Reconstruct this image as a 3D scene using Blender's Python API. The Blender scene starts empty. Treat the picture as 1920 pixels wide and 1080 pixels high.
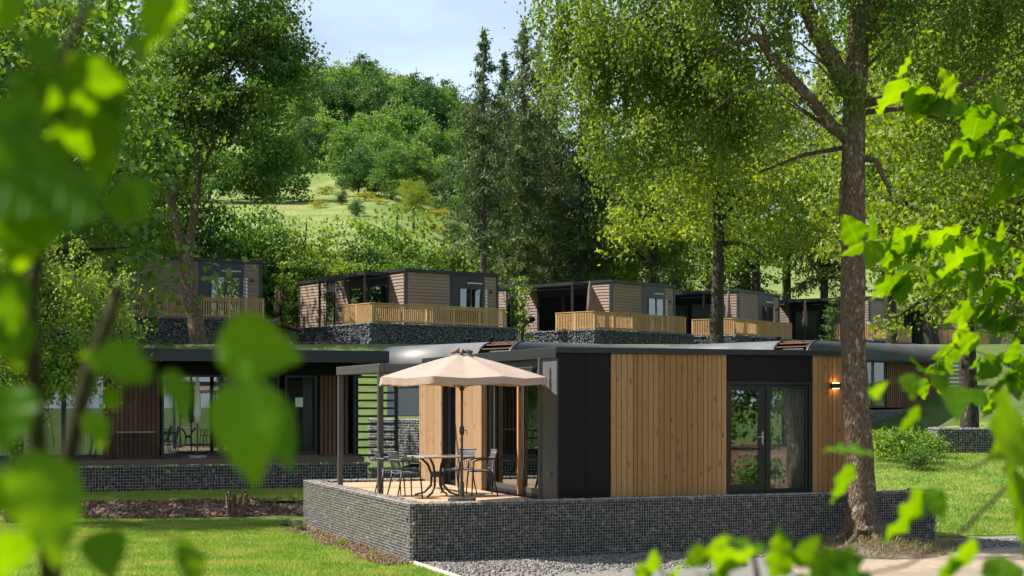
import bpy, math, random
import numpy as np
from mathutils import Vector, Matrix
R = math.radians
SC = bpy.context.scene
COL = SC.collection
# ------------------------------------------------------------------ camera, sky, sun, exposure
FPX = 2808.0; CX = 960.0; HY = 750.0; CZ = 2.75
cam = bpy.data.cameras.new('camera'); camo = bpy.data.objects.new('camera', cam); COL.objects.link(camo)
camo.location = (0, 0, CZ); camo.rotation_euler = (R(90), 0, 0)
cam.sensor_width = 36; cam.lens = FPX / 1920 * 36; cam.shift_y = (HY - 540) / 1920
cam.clip_start = .05; cam.clip_end = 5000
cam.dof.use_dof = True; cam.dof.focus_distance = 29; cam.dof.aperture_fstop = 4.5
SC.camera = camo
SUN_EL = 50; SUN_AZ = -86         # degrees; azimuth from +Y towards +X
w = bpy.data.worlds.new("World"); SC.world = w; w.use_nodes = True
nt = w.node_tree; bg = nt.nodes['Background']
sky = nt.nodes.new('ShaderNodeTexSky'); sky.sky_type = 'NISHITA'; sky.sun_disc = False
sky.sun_elevation = R(SUN_EL); sky.sun_rotation = R(SUN_AZ % 360); sky.air_density = 1.0; sky.dust_density = 1.0; sky.ozone_density = 1.0
tc = nt.nodes.new('ShaderNodeTexCoord'); mp = nt.nodes.new('ShaderNodeMapping'); mp.inputs['Scale'].default_value = (1.0, 1.0, 3.2)
nz = nt.nodes.new('ShaderNodeTexNoise'); nz.inputs['Scale'].default_value = 2.6; nz.inputs['Detail'].default_value = 6; nz.inputs['Roughness'].default_value = .55
rp = nt.nodes.new('ShaderNodeValToRGB'); rp.color_ramp.elements[0].position = .40; rp.color_ramp.elements[1].position = .72
rp.color_ramp.elements[0].color = (.36, .36, .36, 1); rp.color_ramp.elements[1].color = (.80, .80, .80, 1)
mx = nt.nodes.new('ShaderNodeMix'); mx.data_type = 'RGBA'; mx.inputs['B'].default_value = (9.0, 11.0, 13.0, 1)
nt.links.new(tc.outputs['Generated'], mp.inputs[0]); nt.links.new(mp.outputs[0], nz.inputs['Vector'])
nt.links.new(nz.outputs['Fac'], rp.inputs[0]); nt.links.new(rp.outputs[0], mx.inputs['Factor'])
nt.links.new(sky.outputs[0], mx.inputs['A']); nt.links.new(mx.outputs['Result'], bg.inputs[0])
bg.inputs[1].default_value = 0.055
sl = bpy.data.lights.new('sun', 'SUN'); sl.energy = 5.0; sl.angle = R(.53); sl.color = (1, .95, .86)
so = bpy.data.objects.new('sun', sl); COL.objects.link(so)
SD = Vector((math.sin(R(SUN_AZ)) * math.cos(R(SUN_EL)), math.cos(R(SUN_AZ)) * math.cos(R(SUN_EL)), math.sin(R(SUN_EL))))
so.rotation_euler = SD.to_track_quat('Z', 'Y').to_euler(); so.location = (-40, 20, 60)
SC.view_settings.view_transform = 'Standard'; SC.view_settings.look = 'None'; SC.view_settings.exposure = 1.1; SC.view_settings.gamma = 1
SC.view_settings.use_curve_mapping = False
SC.render.engine = 'CYCLES'
cy = SC.cycles
cy.use_denoising = True
cy.use_adaptive_sampling = True; cy.adaptive_threshold = .03; cy.max_bounces = 5; cy.diffuse_bounces = 3; cy.glossy_bounces = 2; cy.transmission_bounces = 4; cy.transparent_max_bounces = 10; cy.volume_bounces = 0
cy.caustics_reflective = False; cy.caustics_refractive = False
cy.sample_clamp_indirect = 6

def P(px, py, D):
    return Vector(((px - CX) / FPX * D, D, CZ - (py - HY) / FPX * D))

# ------------------------------------------------------------------ materials
def newmat(name):
    m = bpy.data.materials.new(name); m.use_nodes = True
    return m, m.node_tree, m.node_tree.nodes['Principled BSDF']
def lnk(nt, a, b): nt.links.new(a, b)
def ramp(nt, fac, stops):
    r = nt.nodes.new('ShaderNodeValToRGB'); e = r.color_ramp.elements
    while len(e) < len(stops): e.new(.5)
    for k, (p, c) in enumerate(stops):
        e[k].position = p; e[k].color = (*c, 1)
    lnk(nt, fac, r.inputs[0]); return r.outputs[0]
def coords(nt, scale=(1, 1, 1), kind='Object'):
    t = nt.nodes.new('ShaderNodeTexCoord'); m = nt.nodes.new('ShaderNodeMapping'); m.inputs['Scale'].default_value = scale
    lnk(nt, t.outputs[kind], m.inputs[0]); return m.outputs[0]
def noise(nt, vec, scale, detail=4, rough=.55):
    n = nt.nodes.new('ShaderNodeTexNoise'); n.inputs['Scale'].default_value = scale; n.inputs['Detail'].default_value = detail; n.inputs['Roughness'].default_value = rough
    if vec is not None: lnk(nt, vec, n.inputs['Vector'])
    return n.outputs['Fac']
def bump(nt, h, p, strength=.4, dist=.01):
    b = nt.nodes.new('ShaderNodeBump'); b.inputs['Strength'].default_value = strength; b.inputs['Distance'].default_value = dist
    lnk(nt, h, b.inputs['Height']); lnk(nt, b.outputs[0], p.inputs['Normal'])
def mixc(nt, a, b, f, mode='MIX'):
    m = nt.nodes.new('ShaderNodeMix'); m.data_type = 'RGBA'; m.blend_type = mode
    for s, v in (('A', a), ('B', b)):
        if isinstance(v, tuple): m.inputs[s].default_value = (*v, 1)
        else: lnk(nt, v, m.inputs[s])
    if isinstance(f, float): m.inputs['Factor'].default_value = f
    else: lnk(nt, f, m.inputs['Factor'])
    return m.outputs['Result']
def maprange(nt, v, a, b, c, d):
    m = nt.nodes.new('ShaderNodeMapRange'); lnk(nt, v, m.inputs[0])
    for k, x in enumerate((a, b, c, d)): m.inputs[k + 1].default_value = x
    return m.outputs[0]
def simple(name, c1, c2=None, rough=.6, scale=8, metal=0, bmp=0, bscale=None, spec=.5, sc3=(1, 1, 1)):
    m, nt, p = newmat(name)
    p.inputs['Roughness'].default_value = rough; p.inputs['Metallic'].default_value = metal; p.inputs['Specular IOR Level'].default_value = spec
    v = coords(nt, sc3); n = noise(nt, v, scale)
    lnk(nt, ramp(nt, n, [(.3, c1), (.7, c2 or tuple(x * .8 for x in c1))]), p.inputs['Base Color'])
    if bmp: bump(nt, noise(nt, v, bscale or scale * 4), p, bmp, .01)
    return m
def wood(name, c1, c2, along='Z', dark=(.10, .055, .03), rough=.65, isl=False):
    m, nt, p = newmat(name); p.inputs['Roughness'].default_value = rough; p.inputs['Specular IOR Level'].default_value = .3
    s = {'Z': (1, 1, .045), 'X': (.045, 1, 1), 'Y': (1, .045, 1)}[along]
    if isl:
        g = nt.nodes.new('ShaderNodeNewGeometry'); rnd = g.outputs['Random Per Island']
    else:
        g = nt.nodes.new('ShaderNodeObjectInfo'); rnd = g.outputs['Random']
    t = nt.nodes.new('ShaderNodeTexCoord'); ad = nt.nodes.new('ShaderNodeVectorMath'); ad.operation = 'ADD'
    cb = nt.nodes.new('ShaderNodeCombineXYZ'); mm = nt.nodes.new('ShaderNodeMath'); mm.operation = 'MULTIPLY'; mm.inputs[1].default_value = 37
    lnk(nt, rnd, mm.inputs[0]); [lnk(nt, mm.outputs[0], cb.inputs[k]) for k in range(3)]
    lnk(nt, t.outputs['Object'], ad.inputs[0]); lnk(nt, cb.outputs[0], ad.inputs[1])
    mp = nt.nodes.new('ShaderNodeMapping'); mp.inputs['Scale'].default_value = s; lnk(nt, ad.outputs[0], mp.inputs[0])
    gr = noise(nt, mp.outputs[0], 55, 5, .65)
    base = mixc(nt, c1, c2, rnd)
    col = mixc(nt, mixc(nt, base, (.62, .52, .45), .45, 'MULTIPLY'), base, maprange(nt, gr, .36, .6, 0, 1))
    # knots
    mk = nt.nodes.new('ShaderNodeMapping'); mk.inputs['Scale'].default_value = tuple(1 if k < .9 and False else (1 if x == 1 else .45) for k, x in enumerate(s)); lnk(nt, ad.outputs[0], mk.inputs[0])
    vo = nt.nodes.new('ShaderNodeTexVoronoi'); vo.inputs['Scale'].default_value = 6.5; lnk(nt, mk.outputs[0], vo.inputs['Vector'])
    col = mixc(nt, dark, col, maprange(nt, vo.outputs['Distance'], .09, .20, .2, 1))
    lnk(nt, col, p.inputs['Base Color']); bump(nt, gr, p, .25, .004)
    return m
def leafmat(name, c1, c2, c3, trans=.5, tcol=None, gloss=.025, rough=.55, kind='isl', patchc=None):
    m = bpy.data.materials.new(name); m.use_nodes = True; nt = m.node_tree; nt.nodes.remove(nt.nodes['Principled BSDF'])
    out = nt.nodes['Material Output']
    g = nt.nodes.new('ShaderNodeNewGeometry'); oi = nt.nodes.new('ShaderNodeObjectInfo')
    r = g.outputs['Random Per Island'] if kind == 'isl' else oi.outputs['Random']
    col = ramp(nt, r, [(0, c1), (.5, c2), (1, c3)])
    hs = nt.nodes.new('ShaderNodeHueSaturation'); lnk(nt, col, hs.inputs['Color'])
    lnk(nt, maprange(nt, oi.outputs['Random'], 0, 1, .49, .53), hs.inputs['Hue']); lnk(nt, maprange(nt, oi.outputs['Random'], 0, 1, 1.28, .72), hs.inputs['Value'])
    col = hs.outputs['Color']
    if patchc: col = mixc(nt, col, patchc, maprange(nt, noise(nt, coords(nt), .9, 6, .6), .42, .66, 0, .85))
    df = nt.nodes.new('ShaderNodeBsdfDiffuse'); tr = nt.nodes.new('ShaderNodeBsdfTranslucent'); gl = nt.nodes.new('ShaderNodeBsdfGlossy'); gl.inputs['Roughness'].default_value = rough
    lnk(nt, col, df.inputs[0]); tcn = mixc(nt, col, tcol or (1.5, 1.25, .35), 1.0, 'MULTIPLY'); lnk(nt, tcn, tr.inputs[0])
    m1 = nt.nodes.new('ShaderNodeMixShader'); m1.inputs[0].default_value = trans; lnk(nt, df.outputs[0], m1.inputs[1]); lnk(nt, tr.outputs[0], m1.inputs[2])
    m2 = nt.nodes.new('ShaderNodeMixShader'); m2.inputs[0].default_value = gloss; lnk(nt, m1.outputs[0], m2.inputs[1]); lnk(nt, gl.outputs[0], m2.inputs[2])
    lnk(nt, m2.outputs[0], out.inputs[0]); return m
def islmat(name, stops, rough=.8, bmp=.4, bscale=60):
    m, nt, p = newmat(name); p.inputs['Roughness'].default_value = rough; p.inputs['Specular IOR Level'].default_value = .3
    g = nt.nodes.new('ShaderNodeNewGeometry'); c = ramp(nt, g.outputs['Random Per Island'], stops)
    n = noise(nt, coords(nt), bscale)
    lnk(nt, mixc(nt, c, (.55, .55, .55), maprange(nt, n, .35, .7, .5, 0), 'MULTIPLY'), p.inputs['Base Color'])
    if bmp: bump(nt, n, p, bmp, .006)
    return m
M = {}
M['anth'] = simple('anthracite_panel', (.0085, .0078, .0068), (.011, .010, .009), .6, 1.5, spec=.15)
M['grey'] = simple('grey_panel', (.075, .078, .085), (.09, .092, .098), .45, 1.2)
M['slate'] = simple('slate_panel', (.03, .038, .05), (.036, .045, .058), .45, .8)
M['roof'] = simple('roof_membrane', (.035, .037, .04), (.055, .057, .06), .7, 2)
M['trim'] = simple('metal_trim', (.018, .0195, .021), (.024, .0255, .027), .4, 3, spec=.4)
M['frame'] = simple('door_frame', (.009, .009, .009), (.012, .012, .012), .4, 3)
M['frameup'] = simple('window_frame', (.02, .022, .027), (.026, .028, .034), .4, 3)
M['steel'] = simple('brushed_steel', (.55, .55, .54), (.45, .45, .45), .3, 30, 1)
M['post'] = simple('painted_post', (.05, .046, .042), (.06, .055, .05), .45, 4)
M['metal'] = simple('roof_metal', (.075, .08, .088), (.13, .128, .12), .5, .8)
M['darkmetal'] = simple('chair_metal', (.022, .021, .02), (.03, .028, .026), .45, 10)
M['resin'] = simple('chair_resin', (.07, .07, .072), (.09, .09, .092), .5, 10)
M['tabletop'] = simple('table_top', (.30, .25, .20), (.22, .18, .15), .5, 14)
M['larch'] = wood('larch_plank', (.29, .145, .052), (.42, .23, .092))
M['larchb'] = wood('larch_batten', (.30, .185, .10), (.38, .245, .14), isl=True)
M['redwood'] = wood('stained_batten', (.13, .062, .034), (.19, .09, .05), isl=True)
M['siding'] = wood('brown_siding', (.25, .178, .135), (.275, .20, .155), 'X', (.20, .14, .105), isl=True)
M['pine'] = wood('pine_railing', (.50, .30, .13), (.58, .36, .17), isl=True)
M['pineo'] = wood('pine_post', (.50, .30, .13), (.58, .36, .17))
M['deck'] = wood('deck_board', (.40, .28, .17), (.46, .33, .21), 'X')
M['deckedge'] = wood('deck_fascia', (.12, .085, .06), (.15, .10, .07), 'X')
M['stone'] = islmat('gabion_stone', [(0, (.04, .034, .028)), (.35, (.10, .084, .068)), (.7, (.20, .168, .135)), (.9, (.22, .14, .095)), (1, (.38, .33, .28))])
M['stoneb'] = islmat('terrace_stone', [(0, (.10, .106, .118)), (.5, (.135, .144, .16)), (.85, (.17, .18, .197)), (1, (.24, .25, .265))])
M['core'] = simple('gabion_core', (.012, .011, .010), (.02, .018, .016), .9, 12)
M['wire'] = simple('galvanised_wire', (.40, .38, .35), (.30, .29, .27), .5, 12, .1)
M['mulch'] = islmat('bark_mulch', [(0, (.05, .025, .015)), (.5, (.13, .07, .045)), (.9, (.22, .13, .09)), (1, (.30, .2, .15))])
M['pebble'] = islmat('gravel_stone', [(0, (.075, .068, .06)), (.5, (.16, .145, .13)), (1, (.30, .27, .24))])
M['curtain'] = simple('curtain_cloth', (.74, .71, .63), (.66, .63, .55), .9, 6)
M['interior'] = simple('interior_wall', (.10, .09, .08), (.13, .12, .10), .8, 3)
M['interiorlight'] = simple('interior_panel', (.30, .28, .25), (.25, .23, .20), .8, 3)
M['paper'] = simple('paper', (.75, .75, .72), (.7, .7, .68), .8, 6)
M['plastic'] = simple('switch_plastic', (.16, .15, .14), (.12, .12, .11), .5, 6)
M['letter'] = simple('white_lettering', (.8, .8, .8), (.75, .75, .75), .6, 6)
M['kerb'] = simple('kerb_stone', (.42, .38, .34), (.33, .30, .27), .8, 14, bmp=.3)
M['blind'] = simple('blind_slat', (.16, .17, .20), (.2, .21, .24), .5, 5)
M['awning'] = simple('awning_fabric', (.42, .17, .09), (.36, .14, .08), .8, 6)
M['fold'] = simple('folded_parasol_fabric', (.14, .095, .08), (.18, .12, .10), .85, 8)
def mk_glass(name='window_glass', tint=(.82, .88, .86), ior=1.75):
    m = bpy.data.materials.new(name); m.use_nodes = True; nt = m.node_tree; nt.nodes.remove(nt.nodes['Principled BSDF']); out = nt.nodes['Material Output']
    fr = nt.nodes.new('ShaderNodeFresnel'); fr.inputs[0].default_value = ior
    t = nt.nodes.new('ShaderNodeBsdfTransparent'); t.inputs[0].default_value = (*tint, 1)
    g = nt.nodes.new('ShaderNodeBsdfGlossy'); g.inputs['Roughness'].default_value = .0; g.inputs[0].default_value = (.95, .97, 1, 1)
    mm = nt.nodes.new('ShaderNodeMath'); mm.operation = 'MULTIPLY_ADD'; mm.inputs[1].default_value = 1.6; mm.inputs[2].default_value = .06; mm.use_clamp = True
    lnk(nt, fr.outputs[0], mm.inputs[0])
    x = nt.nodes.new('ShaderNodeMixShader'); lnk(nt, mm.outputs[0], x.inputs[0]); lnk(nt, t.outputs[0], x.inputs[1]); lnk(nt, g.outputs[0], x.inputs[2])
    lnk(nt, x.outputs[0], out.inputs[0]); return m
M['glass'] = mk_glass()
def mk_cloth():
    m = bpy.data.materials.new('parasol_cloth'); m.use_nodes = True; nt = m.node_tree; p = nt.nodes['Principled BSDF']; out = nt.nodes['Material Output']
    v = coords(nt); n = noise(nt, v, 3); c = ramp(nt, n, [(.3, (.40, .315, .265)), (.7, (.45, .365, .31))])
    lnk(nt, c, p.inputs['Base Color']); p.inputs['Roughness'].default_value = .9; p.inputs['Specular IOR Level'].default_value = .1
    bump(nt, noise(nt, v, 6), p, .25, .03)
    t = nt.nodes.new('ShaderNodeBsdfTranslucent'); t.inputs[0].default_value = (.62, .27, .13, 1)
    x = nt.nodes.new('ShaderNodeMixShader'); x.inputs[0].default_value = .28; lnk(nt, p.outputs[0], x.inputs[1]); lnk(nt, t.outputs[0], x.inputs[2]); lnk(nt, x.outputs[0], out.inputs[0])
    return m
M['cloth'] = mk_cloth()
def mk_bark(name, a, b, lich, ls=5.0, lf=.62):
    m, nt, p = newmat(name); p.inputs['Roughness'].default_value = .9; p.inputs['Specular IOR Level'].default_value = .2
    v = coords(nt, (1, 1, .42)); n = noise(nt, v, 24, 8, .75); v2 = coords(nt, (1, 1, .6)); l = noise(nt, v2, ls, 5, .65)
    c = ramp(nt, n, [(.34, a), (.62, b)])
    lnk(nt, mixc(nt, c, lich, maprange(nt, l, lf, lf + .06, 0, .8)), p.inputs['Base Color'])
    vo = nt.nodes.new('ShaderNodeTexVoronoi'); vo.inputs['Scale'].default_value = 26; lnk(nt, v, vo.inputs['Vector'])
    s = nt.nodes.new('ShaderNodeMath'); s.operation = 'ADD'; lnk(nt, n, s.inputs[0]); lnk(nt, vo.outputs['Distance'], s.inputs[1])
    bump(nt, s.outputs[0], p, 1.0, .05); return m
M['bark'] = mk_bark('grey_brown_bark', (.045, .030, .019), (.23, .155, .10), (.42, .37, .29), 9.5, .575)
M['barkdark'] = mk_bark('dark_bark', (.02, .016, .013), (.075, .06, .048), (.22, .22, .19), 7, .60)
M['barksp'] = mk_bark('spruce_bark', (.06, .045, .035), (.16, .12, .095), (.2, .19, .17), 7, .66)
M['twig'] = mk_bark('twig_bark', (.05, .04, .02), (.10, .09, .04), (.12, .11, .06), 9, .7)
M['lf_birch'] = leafmat('birch_leaf', (.10, .165, .017), (.16, .235, .024), (.255, .32, .038), .56)
M['lf_maple'] = leafmat('maple_leaf', (.045, .11, .022), (.07, .15, .028), (.125, .21, .036), .45)
M['lf_bg'] = leafmat('wood_leaf', (.09, .17, .03), (.125, .215, .036), (.17, .265, .046), .48)
M['lf_hill'] = leafmat('hill_leaf', (.09, .18, .042), (.12, .22, .05), (.165, .27, .06), .42)
M['lf_dark'] = leafmat('dark_leaf', (.04, .09, .03), (.055, .12, .036), (.08, .15, .042), .38)
M['lf_hedge'] = leafmat('hedge_leaf', (.09, .17, .024), (.13, .225, .03), (.18, .28, .042), .5)
M['needle'] = leafmat('spruce_needle', (.06, .10, .036), (.095, .145, .05), (.14, .19, .065), .38, (1.3, 1.15, .5), .03)
M['gorse'] = leafmat('gorse_flower', (.60, .44, .02), (.30, .28, .03), (.14, .20, .04), .3, (1, 1, 1), .02)
M['lf_silver'] = leafmat('silver_leaf', (.16, .19, .11), (.22, .25, .15), (.12, .16, .08), .3, (1, 1, .7))
M['grass'] = leafmat('grass_blade', (.14, .25, .028), (.19, .31, .036), (.27, .38, .06), .45, (1.3, 1.2, .5), .02, patchc=(.40, .40, .11))
M['straw'] = leafmat('dry_grass', (.22, .17, .08), (.17, .15, .06), (.11, .14, .04), .3, (1, 1, .8), .02)
def mk_hazel():
    m = bpy.data.materials.new('hazel_leaf'); m.use_nodes = True; nt = m.node_tree; nt.nodes.remove(nt.nodes['Principled BSDF']); out = nt.nodes['Material Output']
    oi = nt.nodes.new('ShaderNodeObjectInfo')
    c = ramp(nt, oi.outputs['Random'], [(0, (.030, .085, .003)), (.5, (.045, .115, .004)), (1, (.065, .15, .007))])
    t = nt.nodes.new('ShaderNodeTexCoord'); sp = nt.nodes.new('ShaderNodeSeparateXYZ'); lnk(nt, t.outputs['Object'], sp.inputs[0])
    ab = nt.nodes.new('ShaderNodeMath'); ab.operation = 'ABSOLUTE'; lnk(nt, sp.outputs['X'], ab.inputs[0])
    # side veins: stripes slanting up from the midrib
    ms = nt.nodes.new('ShaderNodeMath'); ms.operation = 'MULTIPLY_ADD'; ms.inputs[1].default_value = -.7; lnk(nt, ab.outputs[0], ms.inputs[0]); lnk(nt, sp.outputs['Y'], ms.inputs[2])
    fr = nt.nodes.new('ShaderNodeMath'); fr.operation = 'PINGPONG'; fr.inputs[1].default_value = .055; lnk(nt, ms.outputs[0], fr.inputs[0])
    vein = maprange(nt, fr.outputs[0], .0, .009, 1, 0); mid = maprange(nt, ab.outputs[0], .006, .02, 1, 0)
    mxn = nt.nodes.new('ShaderNodeMath'); mxn.operation = 'MAXIMUM'; lnk(nt, vein, mxn.inputs[0]); lnk(nt, mid, mxn.inputs[1])
    c2 = mixc(nt, c, (.085, .17, .015), maprange(nt, mxn.outputs[0], 0, 1, 0, .5))
    df = nt.nodes.new('ShaderNodeBsdfDiffuse'); tr = nt.nodes.new('ShaderNodeBsdfTranslucent'); gl = nt.nodes.new('ShaderNodeBsdfGlossy'); gl.inputs['Roughness'].default_value = .42
    lnk(nt, c2, df.inputs[0]); lnk(nt, mixc(nt, c2, (4.6, 3.2, .10), 1.0, 'MULTIPLY'), tr.inputs[0])
    m1 = nt.nodes.new('ShaderNodeMixShader'); m1.inputs[0].default_value = .5; lnk(nt, df.outputs[0], m1.inputs[1]); lnk(nt, tr.outputs[0], m1.inputs[2])
    m2 = nt.nodes.new('ShaderNodeMixShader'); m2.inputs[0].default_value = .006; lnk(nt, m1.outputs[0], m2.inputs[1]); lnk(nt, gl.outputs[0], m2.inputs[2])
    b = nt.nodes.new('ShaderNodeBump'); b.inputs['Strength'].default_value = .5; b.inputs['Distance'].default_value = .02; b.invert = True
    lnk(nt, mxn.outputs[0], b.inputs['Height']); lnk(nt, b.outputs[0], df.inputs['Normal']); lnk(nt, b.outputs[0], gl.inputs['Normal'])
    lnk(nt, m2.outputs[0], out.inputs[0]); return m
M['hazel'] = mk_hazel()
def mk_ground(name, stops, scale, extra=None, bmp=.5, bs=30, dist=.03):
    m, nt, p = newmat(name); p.inputs['Roughness'].default_value = .95; p.inputs['Specular IOR Level'].default_value = .15
    v = coords(nt); n = noise(nt, v, scale, 8, .65); c = ramp(nt, n, stops)
    if extra: c = mixc(nt, c, extra, maprange(nt, noise(nt, v, scale * .13, 4), .48, .62, 0, .75))
    lnk(nt, c, p.inputs['Base Color']); bump(nt, noise(nt, v, bs, 5), p, bmp, dist); return m
M['turf'] = mk_ground('turf', [(.3, (.09, .15, .022)), (.5, (.14, .21, .03)), (.7, (.19, .24, .06))], 3.0)
M['bank'] = mk_ground('hillside', [(.3, (.05, .085, .02)), (.5, (.08, .12, .028)), (.7, (.12, .13, .05))], 1.2)
M['meadow'] = mk_ground('meadow', [(.3, (.07, .12, .025)), (.5, (.15, .19, .048)), (.7, (.26, .24, .09))], .22, (.10, .155, .035), .6, 3, .3)
M['gravel'] = mk_ground('gravel', [(.3, (.10, .095, .09)), (.5, (.20, .185, .17)), (.7, (.30, .28, .255))], 45, None, .8, 60)
M['sand'] = mk_ground('sand_path', [(.3, (.22, .17, .12)), (.5, (.30, .235, .17)), (.7, (.38, .31, .235))], 6, (.22, .175, .13), .5, 40)
M['soil'] = mk_ground('soil', [(.3, (.05, .03, .02)), (.5, (.11, .07, .05)), (.7, (.19, .135, .10))], 7, (.20, .17, .14), .9, 14, .08)
M['redsoil'] = mk_ground('red_soil', [(.3, (.09, .05, .035)), (.5, (.17, .095, .07)), (.7, (.26, .16, .12))], 1.3, None, .8, 10, .08)
def mk_lamp():
    m, nt, p = newmat('lamp_glow'); p.inputs['Emission Color'].default_value = (1, .55, .18, 1); p.inputs['Emission Strength'].default_value = 12; return m
M['glow'] = mk_lamp()

# ------------------------------------------------------------------ mesh helpers
def link(name, me, mat, parent=None):
    o = bpy.data.objects.new(name, me); COL.objects.link(o)
    if mat is not None and len(me.materials) == 0: me.materials.append(M[mat] if isinstance(mat, str) else mat)
    if parent is not None: o.parent = parent
    return o
def tag(o, label=None, cat=None, group=None, kind=None):
    if label: o['label'] = label
    if cat: o['category'] = cat
    if group: o['group'] = group
    if kind: o['kind'] = kind
    return o
def thing(name, label, cat, loc=(0, 0, 0), rz=0, group=None):
    o = bpy.data.objects.new(name, None); COL.objects.link(o); o.location = loc; o.rotation_euler = (0, 0, rz); o.empty_display_size = .2
    return tag(o, label, cat, group)
KIDS = {}
def copy_tree(o, parent=None):
    c = o.copy(); COL.objects.link(c); c.parent = parent
    for ch in [x for x in COL.objects if x.parent == o]:
        copy_tree(ch, c)
    return c
def np_mesh(name, V, F, smooth=False):
    V = np.asarray(V, dtype=np.float32).reshape(-1, 3); F = np.asarray(F, dtype=np.int32); k = F.shape[1]
    me = bpy.data.meshes.new(name); me.vertices.add(len(V)); me.vertices.foreach_set('co', V.ravel())
    me.loops.add(F.size); me.loops.foreach_set('vertex_index', F.ravel()); me.polygons.add(len(F))
    me.polygons.foreach_set('loop_start', np.arange(0, F.size, k, dtype=np.int32)); me.polygons.foreach_set('loop_total', np.full(len(F), k, dtype=np.int32))
    if smooth: me.polygons.foreach_set('use_smooth', np.ones(len(F), dtype=bool))
    me.update(calc_edges=True); return me
class MB:
    def __init__(s): s.v = []; s.f = []
    def box(s, x0, x1, y0, y1, z0, z1):
        b = len(s.v); s.v += [(x0, y0, z0), (x1, y0, z0), (x1, y1, z0), (x0, y1, z0), (x0, y0, z1), (x1, y0, z1), (x1, y1, z1), (x0, y1, z1)]
        s.f += [tuple(b + i for i in q) for q in ((0, 3, 2, 1), (4, 5, 6, 7), (0, 1, 5, 4), (1, 2, 6, 5), (2, 3, 7, 6), (3, 0, 4, 7))]; return s
    def tube(s, pts, rad, n=8, cap=True):
        pts = [Vector(p) for p in pts]; b = len(s.v)
        if not hasattr(rad, '__len__'): rad = [rad] * len(pts)
        ref = None
        for i, p in enumerate(pts):
            d = (pts[min(i + 1, len(pts) - 1)] - pts[max(i - 1, 0)]).normalized()
            if ref is None: ref = Vector((1, 0, 0)) if abs(d.x) < .8 else Vector((0, 1, 0))
            a = (ref - d * ref.dot(d)).normalized(); c = d.cross(a); ref = a
            for k in range(n):
                t = 2 * math.pi * k / n; s.v.append(tuple(p + (a * math.cos(t) + c * math.sin(t)) * rad[i]))
        for i in range(len(pts) - 1):
            for k in range(n): s.f.append((b + i * n + k, b + i * n + (k + 1) % n, b + (i + 1) * n + (k + 1) % n, b + (i + 1) * n + k))
        if cap: s.f.append(tuple(b + k for k in range(n))[::-1]); s.f.append(tuple(b + (len(pts) - 1) * n + k for k in range(n)))
        return s
    def poly(s, pts):
        b = len(s.v); s.v += [tuple(p) for p in pts]; s.f.append(tuple(range(b, b + len(pts)))); return s
    def grid(s, fn, nu, nv):
        b = len(s.v)
        for i in range(nu + 1):
            for j in range(nv + 1): s.v.append(tuple(fn(i / nu, j / nv)))
        for i in range(nu):
            for j in range(nv):
                q = b + i * (nv + 1) + j; s.f.append((q, q + nv + 1, q + nv + 2, q + 1))
        return s
    def mesh(s, name, smooth=False):
        me = bpy.data.meshes.new(name); me.from_pydata(s.v, [], s.f); me.update()
        if smooth: me.polygons.foreach_set('use_smooth', [True] * len(me.polygons))
        return me
    def build(s, name, mat, parent=None, smooth=False, bev=0, solid=0):
        o = link(name, s.mesh(name, smooth), mat, parent)
        if solid: md = o.modifiers.new('solid', 'SOLIDIFY'); md.thickness = solid
        if bev: md = o.modifiers.new('bevel', 'BEVEL'); md.width = bev; md.segments = 1; md.limit_method = 'ANGLE'
        return o
def B(name, mat, parent, *c, bev=0):
    return MB().box(*c).build(name, mat, parent, bev=bev)

CUBE = np.array([(-1, -1, -1), (1, -1, -1), (1, 1, -1), (-1, 1, -1), (-1, -1, 1), (1, -1, 1), (1, 1, 1), (-1, 1, 1)], float)
CF = np.array([(0, 3, 2, 1), (4, 5, 6, 7), (0, 1, 5, 4), (1, 2, 6, 5), (2, 3, 7, 6), (3, 0, 4, 7)])
def rand_rot(rng, n, amt):
    q = np.concatenate([np.ones((n, 1)), rng.normal(0, amt, (n, 3))], 1); q /= np.linalg.norm(q, axis=1)[:, None]
    w, x, y, z = q.T
    return np.stack([np.stack([1 - 2 * (y * y + z * z), 2 * (x * y - w * z), 2 * (x * z + w * y)], 1), np.stack([2 * (x * y + w * z), 1 - 2 * (x * x + z * z), 2 * (y * z - w * x)], 1), np.stack([2 * (x * z - w * y), 2 * (y * z + w * x), 1 - 2 * (x * x + y * y)], 1)], 1)
def chunks(rng, C, S, jit=.28, rot=.25):
    """irregular stones: centres C (n,3), half sizes S (n,3)"""
    n = len(C); v = CUBE[None] * (1 + rng.uniform(-jit, jit, (n, 8, 3))) * S[:, None, :]
    v = np.einsum('nij,nkj->nki', rand_rot(rng, n, rot), v) + C[:, None, :]
    f = (CF[None] + (np.arange(n) * 8)[:, None, None]).reshape(-1, 4)
    return v.reshape(-1, 3), f
def leaf_quads(rng, C, size, droop=.3, up=.4, wid=.36, hang=None):
    n = len(C); d = rng.normal(0, 1, (n, 3)); d[:, 2] -= droop * 2; d /= np.linalg.norm(d, axis=1)[:, None]
    nn = rng.normal(0, 1, (n, 3)); nn[:, 2] += up * 2; nn -= d * (nn * d).sum(1)[:, None]; nn /= np.linalg.norm(nn, axis=1)[:, None] + 1e-9
    s = np.cross(nn, d); L = size * rng.uniform(.65, 1.3, (n, 1)); W = L * wid
    v = np.stack([C, C + d * L * .45 + s * W + nn * W * .3, C + d * L, C + d * L * .45 - s * W + nn * W * .3], 1).reshape(-1, 3)
    return v, np.arange(n * 4).reshape(-1, 4)

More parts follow.
